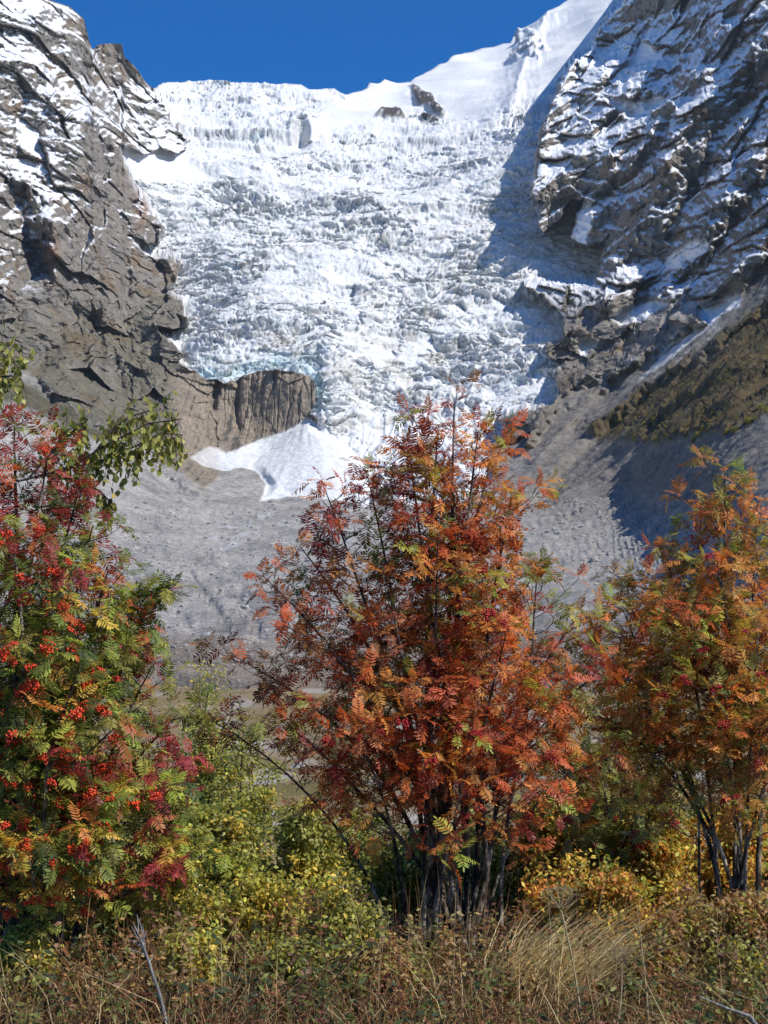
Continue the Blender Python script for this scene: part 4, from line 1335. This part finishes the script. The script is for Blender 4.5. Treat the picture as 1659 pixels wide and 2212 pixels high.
def birch():
    rnd = random.Random(77)
    Y = 12.0
    b = at(-70, 1900, Y)
    base = Vector((b.x, Y, float(ground_z(b.x, Y)) - 0.03))
    root = root_at("birch_tree", base, "birch with olive leaves reaching a drooping branch over the left rowan", "tree")
    tr = Tubes()
    tp = at(-60, 620, Y)
    pts = curve(base, tp, Vector((0.1, 0, 0)), 9, 0.05, rnd)
    tr.add(pts, [0.07 * (1 - k / 9) + 0.008 for k in range(10)], 8)
    link("trunk", tr.mesh("trunk", base), MAT_BIRCH, root)
    lv = Leaves(BIRCH)
    limbs = [[(-62, 1060), (60, 1035), (150, 1010), (240, 955), (320, 915), (392, 905)],
             [(150, 1010), (210, 1000), (290, 965), (350, 935), (395, 940)],
             [(200, 985), (240, 930), (280, 900), (330, 885)],
             [(90, 1025), (170, 1040), (215, 1060), (240, 1085)],
             [(60, 1035), (110, 980), (160, 930), (190, 905)],
             [(-60, 800), (-20, 780), (20, 775), (45, 800)], [(-60, 840), (-20, 815), (25, 812), (50, 830)], [(-60, 740), (-25, 745), (10, 760)]]
    for li, lm in enumerate(limbs):
        dz = rnd.uniform(-0.25, 0.25)
        P3 = [at(x, y, Y - 1.2 + dz * (i / len(lm))) for i, (x, y) in enumerate(lm)]
        tb = Tubes()
        tb.add(P3, [0.007 * (1 - i / len(P3)) + 0.003 for i in range(len(P3))], 5)
        for i in range(len(P3) - 1):
            for q in range(14 if li < 5 else 7):
                p = P3[i].lerp(P3[i + 1], rnd.random())
                if li < 5 and proj(p)[0] < 95:
                    continue
                L = rnd.uniform(0.06, 0.30)
                e = p + Vector((rnd.uniform(-0.12, 0.16), rnd.uniform(-0.15, 0.15), rnd.uniform(-1, 0.35))).normalized() * L
                tb.add([p, p.lerp(e, 0.5) + Vector((0.02, 0, 0.02)), e], [0.0025, 0.002, 0.0012], 3)
                for k in range(int(L / 0.035)):
                    lp = p.lerp(e, (k + 0.7) / (L / 0.035))
                    c = pick(rnd, ((0.34, 0.35, 0.09), 1), ((0.22, 0.24, 0.06), 0.7), ((0.58, 0.56, 0.18), 0.7), (YELLOW, 0.16))
                    d = Vector((rnd.uniform(-0.8, 0.8), rnd.uniform(-0.8, 0.8), -1.0 + rnd.uniform(-0.3, 0.7)))
                    lv.add(lp, frame(d, Vector((rnd.uniform(-1, 1), rnd.uniform(-1, 0.2), 0.3)), rnd.uniform(-1, 1)), rnd.uniform(0.042, 0.062), c)
        link("branch", tb.mesh("branch", base), MAT_TWIG, root)
    lv.build(root, base, 300)


birch()


# ---- grass and dry weeds of the near bank (nobody could count them)
def blades(name, label, n, area, height, cols, width, lean, seed, clump=None):
    rnd = random.Random(seed)
    vs, fs, cs = [], [], []
    for i in range(n):
        if clump:
            cx_, cy_, cr = clump[rnd.randrange(len(clump))]
            x, y = rnd.gauss(cx_, cr), rnd.gauss(cy_, cr)
        else:
            y = rnd.uniform(area[2], area[3])
            x = rnd.uniform(area[0], area[1]) * (y / area[3]) if area[4] else rnd.uniform(area[0], area[1])
        z = float(ZG(x, y))
        h = rnd.uniform(*height)
        a = rnd.uniform(0, 6.28)
        ln = rnd.uniform(*lean) * h
        dx, dy = math.cos(a) * ln + lean_bias[0] * h, math.sin(a) * ln + lean_bias[1] * h
        w = width * rnd.uniform(0.7, 1.3)
        b = rnd.uniform(0, 6.28)
        wx_, wy_ = math.cos(b) * w, math.sin(b) * w
        o = len(vs)
        for t, ww in ((0, 1), (0.45, 0.8), (0.8, 0.5)):
            q = t * t
            vs.append((x + dx * q - wx_ * ww, y + dy * q - wy_ * ww, z - 0.02 + h * t * (1 - 0.25 * t * abs(ln / h))))
            vs.append((x + dx * q + wx_ * ww, y + dy * q + wy_ * ww, z - 0.02 + h * t * (1 - 0.25 * t * abs(ln / h))))
        vs.append((x + dx, y + dy, z + h * (1 - 0.25 * abs(ln / h))))
        fs += [(o, o + 1, o + 3), (o, o + 3, o + 2), (o + 2, o + 3, o + 5), (o + 2, o + 5, o + 4), (o + 4, o + 5, o + 6)]
        c = cols[rnd.randrange(len(cols))]
        v = rnd.uniform(0.7, 1.25)
        cs += [(c[0] * v, c[1] * v, c[2] * v)] * 7
    me = np_mesh(name, np.array(vs, np.float32), np.array(fs, np.int32), smooth=False)
    set_color(me, "tint", np.array(cs, np.float32))
    o = link(name, me, MAT_STRAW, kind="stuff")
    tag(o, label)
    return o


_gx = np.linspace(-14, 14, 141)
_gy = np.linspace(3, 40, 186)
_gz = ground_z(*np.meshgrid(_gx, _gy))


def ZG(x, y):
    i = min(max((x + 14) / 0.2, 0), 139.99)
    j = min(max((y - 3) / 0.2, 0), 184.99)
    i0, j0 = int(i), int(j)
    f, g = i - i0, j - j0
    return (_gz[j0, i0] * (1 - f) + _gz[j0, i0 + 1] * f) * (1 - g) + (_gz[j0 + 1, i0] * (1 - f) + _gz[j0 + 1, i0 + 1] * f) * g


STRAW = [(0.42, 0.30, 0.14), (0.34, 0.22, 0.10), (0.52, 0.40, 0.21), (0.26, 0.16, 0.08)]
RUST = [(0.27, 0.12, 0.06), (0.33, 0.17, 0.08), (0.20, 0.10, 0.06), (0.38, 0.24, 0.11)]
lean_bias = (0.0, 0.0)
blades("dry_grass", "short straw coloured and rusty grass covering the near bank", 13000, (-4.2, 4.2, 6.6, 14.0, True), (0.06, 0.28), STRAW[1:] + RUST * 2 + [(0.16, 0.17, 0.06)] * 2, 0.0035, (0.1, 0.8), 1)
blades("tall_grass", "tall thin dry grass stems along the bottom of the picture", 520, (-3.2, 3.2, 7.6, 10.5, True), (0.25, 0.75), STRAW + RUST[:2], 0.0022, (0.02, 0.25), 2)
blades("tangled_straw", "tangle of bent pale straw in front of the bushes", 1500, (-3.2, 3.2, 7.2, 9.6, True), (0.15, 0.6), STRAW + [(0.62, 0.50, 0.28)], 0.0022, (0.4, 1.5), 8)
lean_bias = (0.8, 0.0)
tuft_x = at(1100, 2160, 8.6).x
blades("grass_tuft", "bright straw tuft combed over to the right, below the middle rowan", 460, None, (0.30, 0.62), [(0.78, 0.64, 0.34), (0.70, 0.55, 0.27), (0.6, 0.45, 0.2)], 0.0035, (0.1, 0.8), 3, [(tuft_x, 8.6, 0.10), (tuft_x + 0.25, 8.5, 0.12)])
lean_bias = (0.0, 0.0)


def weeds(name, label, n, xr, yr, hr, cols, leafn, size, seed, shapes=SMALL):
    rnd = random.Random(seed)
    tb = Tubes()
    lv = Leaves(shapes)
    for i in range(n):
        y = rnd.uniform(*yr)
        x = rnd.uniform(*xr) * y / yr[1]
        z = float(ZG(x, y))
        h = rnd.uniform(*hr)
        tp = Vector((x + rnd.gauss(0, 0.10), y + rnd.gauss(0, 0.08), z + h))
        b = Vector((x, y, z - 0.02))
        tb.add([b, b.lerp(tp, 0.5) + Vector((rnd.gauss(0, .04), rnd.gauss(0, .03), 0)), tp], [0.0035, 0.0028, 0.0012], 3)
        c0 = cols[rnd.randrange(len(cols))]
        for k in range(rnd.randint(*leafn)):
            t = rnd.uniform(0.15, 1.0)
            a = rnd.uniform(0, 6.28)
            p = b.lerp(tp, t)
            d = Vector((math.cos(a), math.sin(a), rnd.uniform(-0.6, 0.7)))
            p = p + d * rnd.uniform(0.0, 0.07) * (1.2 - t)
            v = rnd.uniform(0.65, 1.3)
            lv.add(p, frame(d, Vector((0, -0.3, 1)), rnd.uniform(-1, 1)), rnd.uniform(*size), (c0[0] * v, c0[1] * v, c0[2] * v))
    me = tb.mesh(name)
    set_color(me, "tint", np.tile(np.array((0.24, 0.14, 0.07), np.float32), (len(me.vertices), 1)))
    o = link(name, me, MAT_STRAW, kind="stuff")
    tag(o, label)
    m2 = lv.mass(lv.L, "weed_leaves", Vector((0, 0, 0)), MAT_LEAF, o)
    return o


weeds("weeds", "rust brown withered weeds with curled leaves along the near bank", 600, (-3.0, 3.0), (7.3, 8.8), (0.05, 0.22), RUST + [(0.32, 0.20, 0.09), (0.30, 0.12, 0.10), (0.24, 0.20, 0.07)], (14, 28), (0.022, 0.042), 21)
weeds("weeds", "yellow green and brown herbs between the rowan stems", 380, (-3.6, 3.6), (9.6, 13.0), (0.06, 0.28), RUST + [(0.30, 0.28, 0.08), (0.40, 0.28, 0.09), (0.17, 0.17, 0.05), (0.34, 0.15, 0.07)], (18, 34), (0.03, 0.06), 22)


weeds("weeds", "rusty and tan leafy weeds close in front of the rowan stems", 190, (-2.9, 2.9), (8.2, 9.4), (0.15, 0.5), [(0.40, 0.19, 0.08), (0.46, 0.30, 0.11), (0.30, 0.13, 0.07), (0.36, 0.34, 0.09), (0.24, 0.26, 0.07), (0.44, 0.36, 0.15)], (26, 50), (0.024, 0.044), 25)
weeds("weeds", "taller withered brown weed clumps standing along the bank", 60, (-2.6, 2.6), (7.6, 9.2), (0.25, 0.55), RUST + [(0.40, 0.27, 0.13)], (24, 46), (0.028, 0.05), 23)
weeds("weeds", "green leafy herbs low in the dry grass", 330, (-2.8, 2.8), (7.3, 10), (0.12, 0.4), [(0.10, 0.14, 0.05), (0.15, 0.17, 0.05), (0.07, 0.10, 0.05), (0.24, 0.24, 0.07)], (12, 26), (0.035, 0.06), 24, EVER)


# ---- evergreen seedlings with leathery leaves
def evergreen(label, px, py, Y, n, seed):
    rnd = random.Random(seed)
    g = at(px, py, Y)
    base = Vector((g.x, Y, float(ZG(g.x, Y)) - 0.01))
    root = root_at("laurel_bush", base, label, "plant", "low evergreen plants in the dry grass")
    H = max(0.18, g.z - base.z)
    tb = Tubes()
    lv = Leaves(EVER)
    for i in range(n):
        a = rnd.uniform(0, 6.28)
        r = rnd.random() ** 0.5 * 0.26
        tp = base + Vector((math.cos(a) * r, math.sin(a) * r, H * rnd.uniform(0.7, 1.05)))
        tb.add(curve(base, tp, Vector((0, 0, 0.04)), 4, 0.02, rnd), [0.006, 0.005, 0.0045, 0.004, 0.003], 4)
        for k in range(11):
            a2 = k * 2.4
            d = Vector((math.cos(a2), math.sin(a2), rnd.uniform(-0.1, 0.7)))
            c = pick(rnd, ((0.055, 0.085, 0.045), 1), ((0.09, 0.13, 0.08), 0.7), ((0.04, 0.06, 0.03), 0.6), ((0.16, 0.05, 0.04), 0.1))
            lv.add(tp - Vector((0, 0, 0.012 * k)), frame(d, Vector((0, 0, 1)), rnd.uniform(-0.4, 0.4)), rnd.uniform(0.07, 0.11), c)
    link("stems", tb.mesh("stems", base), MAT_TWIG, root, "stuff")
    lv.build(root, base, 300)


for k, (px, py, Y, n, lb) in enumerate((
        (690, 2045, 8.6, 9, "largest dark green leathery plant, left of the middle rowan stems"),
        (580, 2110, 8.2, 6, "dark green leathery plant with few shoots left of the largest one"),
        (385, 2120, 8.0, 4, "small dark evergreen plant near the grey dead branch"),
        (1090, 2090, 8.5, 5, "small evergreen plant at the foot of the middle rowan"),
        (1170, 2000, 9.4, 5, "evergreen plant behind the bright straw tuft"),
        (1370, 2060, 8.8, 7, "evergreen plant in the shade below the right rowan"),
        (1580, 2000, 9.3, 7, "evergreen plant at the foot of the right rowan stems"),
        (35, 2100, 8.2, 5, "evergreen plant in the lower left corner of the bank"))):
    evergreen(lb, px, py, Y, n, 300 + k)


# ---- single dry stalks that stand out
def stalk(name, label, pts, Y, r, mat, group=None, cat="stalk", lean=0.0):
    P3 = [at(x, y, Y + lean * i) for i, (x, y) in enumerate(pts)]
    g = P3[0]
    P3[0] = Vector((g.x, g.y, min(g.z, float(ZG(g.x, g.y)) - 0.02)))
    tb = Tubes()
    n = len(P3)
    tb.add(P3, [r * (1 - 0.75 * i / (n - 1)) for i in range(n)], 5)
    o = link(name, tb.mesh(name, P3[0]), mat)
    o.location = P3[0]
    return tag(o, label, cat, group), P3


G_ST = "single dry stalks in the near grass"
for px0, px1, yt, Y, r, lb in (
        (1405, 1376, 1955, 7.6, 0.0055, "tallest pale yellow stalk standing below the right rowan"),
        (1290, 1262, 2075, 7.8, 0.004, "thin brown stalk right of the dried flower head"),
        (975, 985, 1925, 7.9, 0.003, "thin pale stalk in front of the middle rowan stems"),
        (1205, 1180, 1890, 8.2, 0.004, "brown bare stalk left of the dried flower head"),
        (1250, 1315, 1850, 8.6, 0.0035, "slim brown stalk leaning right, behind the dried flower head"),
        (480, 476, 1905, 8.0, 0.0035, "feathery tan stalk left of centre in the near grass"),
        (455, 470, 2060, 7.7, 0.004, "pale stalk right of the grey dead branch"),
        (600, 545, 2100, 7.7, 0.004, "thin straw stalk leaning left in the near grass")):
    stalk("grass_stalk", lb, [(px0, 2230), ((px0 * 2 + px1) / 3, 2230 - (2230 - yt) * 0.36), (px0 * .3 + px1 * .7, 2230 - (2230 - yt) * 0.72), (px1, yt)], Y, r, MAT_DRYSTALK, G_ST)
stalk("dead_branch", "pale bleached branch lying slanted in the lower right corner", [(1700, 2222), (1620, 2195), (1570, 2178), (1510, 2152)], 7.25, 0.012, MAT_DEAD, None, "branch")
dead, P3 = stalk("dead_branch", "grey leafless branch rising from the lower left grass", [(372, 2230), (345, 2150), (322, 2080), (305, 2030), (288, 1995)], 7.6, 0.011, MAT_DEAD, None, "branch")
tb = Tubes()
for i, (x, y) in enumerate(((283, 2000), (300, 1985), (276, 2025), (318, 2010), (296, 1975), (330, 2060), (280, 2050), (308, 1998))):
    s = P3[2].lerp(P3[4], (i % 5) / 5.5)
    e = at(x, y, 7.6 + 0.03 * (i % 3))
    tb.add([s, s.lerp(e, 0.5) + Vector((0.005, 0, 0)), e], [0.005, 0.0035, 0.0015], 4)
link("twigs", tb.mesh("twigs", P3[0]), MAT_DEAD, dead, "stuff")


def umbel(label, px0, py0, px1, py1, Y, R, seed):
    """dried hogweed: hollow stalk, spokes, seed tufts"""
    rnd = random.Random(seed)
    top = at(px1, py1, Y)
    b = at(px0, py0, Y)
    base = Vector((b.x, Y, min(b.z, float(ZG(b.x, Y)) - 0.02)))
    root = root_at("dried_umbel", base, label, "plant", "dried flower heads in the near grass")
    tb = Tubes()
    tb.add(curve(base, top, Vector((0.015, 0, 0)), 6, 0, rnd), [0.006 - 0.0004 * i for i in range(7)], 6)
    link("stalk", tb.mesh("stalk", base), MAT_DRYSTALK, root)
    sp = Tubes()
    sd_ = Tubes()
    for i in range(26):
        a = i * 2.4
        q = ((i + 0.5) / 26) ** 0.5
        e = top + Vector((math.cos(a) * R * q, math.sin(a) * R * q, R * (0.95 - 0.35 * q * q) + rnd.uniform(-.01, .01)))
        m = top.lerp(e, 0.55) + Vector((0, 0, -0.01 * q))
        sp.add([top, m, e], [0.002, 0.0016, 0.0012], 3)
        for k in range(5):
            b2 = k * 1.25
            e2 = e + Vector((math.cos(b2) * 0.018, math.sin(b2) * 0.018, rnd.uniform(0.004, 0.02)))
            sd_.add([e, e2], [0.0008, 0.0014], 3)
    link("spokes", sp.mesh("spokes", base), MAT_DRYSTALK, root, "stuff")
    link("seed_tufts", sd_.mesh("seed_tufts", base), MAT_DRYSTALK, root, "stuff")


umbel("large dried flower head on a straw stalk below the golden bush", 1262, 2230, 1212, 1965, 7.6, 0.105, 1)
umbel("smaller dried flower head right of the large one", 1325, 2230, 1342, 2080, 7.8, 0.065, 2)

# ---- boulders on the valley floor and river flat
def boulder_mesh(seed):
    bm = bmesh.new()
    bmesh.ops.create_icosphere(bm, subdivisions=2, radius=1.0)
    for v in bm.verts:
        c = v.co.copy()
        n = float(perlin(np.float32(c.x * 1.1 + seed * 9), np.float32(c.y * 1.1), np.float32(c.z * 1.1)))
        v.co = c * (1 + 0.45 * n)
        v.co.z *= 0.75
        for ax in ((0.8, 0.5, 0.3), (-0.6, 0.4, 0.7), (0.2, -0.9, 0.4)):
            d = v.co.dot(Vector(ax).normalized()) - 0.72
            if d > 0:
                v.co -= Vector(ax).normalized() * d * 0.9
    me = bpy.data.meshes.new("boulder")
    bm.to_mesh(me)
    bm.free()
    return me


m_ = NT("boulder_stone")
nb_ = m_.noise(1.6, 5, 0.65)
MAT_STONE = m_.surf(m_.pbr(m_.ramp(nb_, [(0.3, (0.22, 0.21, 0.19)), (0.7, (0.47, 0.45, 0.41))]), 0.9, m_.bump(nb_, 0.2, 0.7), 0.15).outputs[0])
BOULDERS = [boulder_mesh(k) for k in range(6)]
for b_ in BOULDERS:
    b_.materials.append(MAT_STONE)
rnd = random.Random(5)


def put_boulder(p, s, label, group):
    o = bpy.data.objects.new("boulder", BOULDERS[rnd.randrange(6)])
    COL.objects.link(o)
    o.location = p + Vector((0, 0, s * 0.2))
    o.rotation_euler = (rnd.uniform(-.3, .3), rnd.uniform(-.3, .3), rnd.uniform(0, 6.28))
    o.scale = (s * rnd.uniform(0.9, 1.3), s, s * rnd.uniform(0.7, 1.0))
    tag(o, label, "boulder", group)


put_boulder(land_at(291, 1193), 3.2, "lone pale boulder on the grey rubble right of the left rowan", "boulders on the valley floor")
put_boulder(land_at(530, 1322), 3.0, "whitish boulder on the rim of the dark furrow left of the middle rowan", "boulders on the valley floor")
put_boulder(land_at(525, 1340), 2.4, "smaller pale boulder under the whitish one on the furrow rim", "boulders on the valley floor")
put_boulder(land_at(446, 1396), 2.4, "pale boulder above the round topped bush", "boulders on the valley floor")
put_boulder(land_at(1285, 1218), 4.0, "light slab shaped boulder on the shaded rubble right of the middle rowan", "boulders on the valley floor")
for i in range(14):
    Y = rnd.uniform(215, 330)
    x = at(rnd.uniform(500, 690), 0, 1.0).x * Y
    put_boulder(Vector((x, Y, float(ground_z(x, Y)))), rnd.uniform(0.5, 1.5), "pale boulder on the river flat seen between the rowans", "pale boulders on the river flat")
# rubble too small to count
vs, fs, n = [], [], 0
me0 = BOULDERS[0]
v0 = np.array([tuple(v.co) for v in me0.vertices], np.float32)
bm = bmesh.new()
bmesh.ops.create_icosphere(bm, subdivisions=1, radius=1)
iv = np.array([tuple(v.co) for v in bm.verts], np.float32)
jf = np.array([[v.index for v in f.verts] for f in bm.faces], np.int32)
bm.free()
for i in range(3600):
    if i % 3:
        px, py = rnd.uniform(180, 760), 1090 + 370 * rnd.random() ** 0.8
    else:
        px, py = rnd.uniform(1080, 1500), rnd.uniform(1080, 1440)
    p = np.array(land_at(px, py), np.float32)
    s = (0.25 + rnd.random() ** 3) * 1.7 * (p[1] / 1300)
    vs.append(iv * (1 + 0.3 * np.random.RandomState(i).normal(size=(len(iv), 1)).clip(-1, 1)) * s * np.array((1.2, 1, 0.8)) + p + np.array((0, 0, s * 0.2)))
    fs.append(jf + n)
    n += len(iv)
me = np_mesh("rubble", np.concatenate(vs), np.concatenate(fs), smooth=False)
tag(link("rubble", me, MAT_STONE, kind="stuff"), "scattered grey stones on the valley floor")

# ---- yellowing bushes on the moraine crest
def clump_mesh(seed):
    r = random.Random(seed)
    lv = Leaves(SMALL)
    for i in range(420):
        a, q = r.uniform(0, 6.28), r.random() ** 0.5
        h = r.random()
        p = Vector((math.cos(a) * q * (1 - 0.5 * h), math.sin(a) * q * (1 - 0.5 * h), h * 1.2 + 0.15 * math.sin(a * 3)))
        c = pick(r, ((0.30, 0.30, 0.07), 1), ((0.20, 0.21, 0.06), 0.8), ((0.42, 0.34, 0.08), 0.5))
        lv.add(p, frame(Vector((r.uniform(-1, 1), r.uniform(-1, 1), r.uniform(-.6, .6))), Vector((0, -.3, 1)), r.uniform(-1, 1)), r.uniform(0.18, 0.34), c)
    o = lv.mass(lv.L, "shrub", Vector((0, 0, 0)), MAT_LEAF)
    me = o.data
    bpy.data.objects.remove(o)
    return me


# low scrub on the ribbed slope, too small to count
srnd = random.Random(19)
lv = Leaves(SMALL)
for i in range(620):
    px = srnd.uniform(1340, 1690)
    lo = float(np.interp(px, [1340, 1411, 1552, 1659, 1700], [945, 958, 940, 900, 880]))
    hi = float(np.interp(px, [1340, 1420, 1540, 1659, 1700], [885, 822, 742, 665, 635]))
    c0 = land_at(px, srnd.uniform(hi, lo))
    s0 = srnd.uniform(0.8, 2.4)
    g0 = pick(srnd, ((0.20, 0.19, 0.05), 1), ((0.12, 0.13, 0.04), 0.9), ((0.30, 0.17, 0.06), 0.4), ((0.34, 0.28, 0.08), 0.4))
    for k in range(44):
        p = c0 + Vector((srnd.gauss(0, 0.5), srnd.gauss(0, 0.5), abs(srnd.gauss(0.3, 0.4)))) * s0
        lv.add(p, frame(Vector((srnd.uniform(-1, 1), srnd.uniform(-1, 1), srnd.uniform(-.4, .6))), Vector((0, -.3, 1)), srnd.uniform(-1, 1)), s0 * srnd.uniform(0.4, 0.75), tuple(v * srnd.uniform(0.7, 1.3) for v in g0))
tag(lv.mass(lv.L, "slope_scrub", Vector((0, 0, 0)), MAT_LEAF), "low olive and brown scrub on the ribbed slope at right")
CL = [clump_mesh(k) for k in range(4)]
crest = [(1362, 952), (1411, 968), (1480, 958), (1552, 946), (1600, 928), (1659, 906), (1690, 896)]
for i in range(46):
    t = rnd.random() ** 0.9
    px = 1365 + 310 * t
    py = float(np.interp(px, [c[0] for c in crest], [c[1] for c in crest])) + rnd.uniform(-9, 4) - (rnd.random() < 0.25) * rnd.uniform(5, 50)
    o = bpy.data.objects.new("moraine_shrub", CL[i % 4])
    COL.objects.link(o)
    o.location = land_at(px, py) - Vector((0, 0, 0.5))
    s = rnd.uniform(1.8, 4.2)
    o.scale = (s * 1.2, s, s)
    o.rotation_euler = (0, 0, rnd.uniform(0, 6.28))
    tag(o, "yellow green shrub in the row along the shaded moraine crest at right", "shrub", "yellow green shrubs along the moraine crest")

# ------------------------------------------------------------------ thin mountain air
def build_haze():
    bm = bmesh.new()
    bmesh.ops.create_cube(bm, size=1)
    me = bpy.data.meshes.new("haze")
    bm.to_mesh(me)
    bm.free()
    m = NT("air")
    v = m.n("VolumePrincipled")
    v.inputs["Color"].default_value = (0.80, 0.88, 1.0, 1)
    v.inputs["Density"].default_value = 0.000014
    v.inputs["Anisotropy"].default_value = 0.2
    m.l(v.outputs[0], m.out.inputs["Volume"])
    o = link("haze", me, m.m, kind="stuff")
    xs, ys, zs = [], [], []
    for q in scene.objects:
        if q.type == 'MESH' and q is not o and q.get("kind") == "structure":
            for c in q.bound_box:
                xs.append(c[0]); ys.append(c[1]); zs.append(c[2])
    a = Vector((min(xs) - 40, min(min(ys), -70) - 40, min(zs) - 1))
    b = Vector((max(xs) + 40, max(ys) + 40, max(zs) + 5))
    o.location = (a + b) / 2
    o.scale = b - a
    o["label"] = "thin pale mountain air"


build_haze()
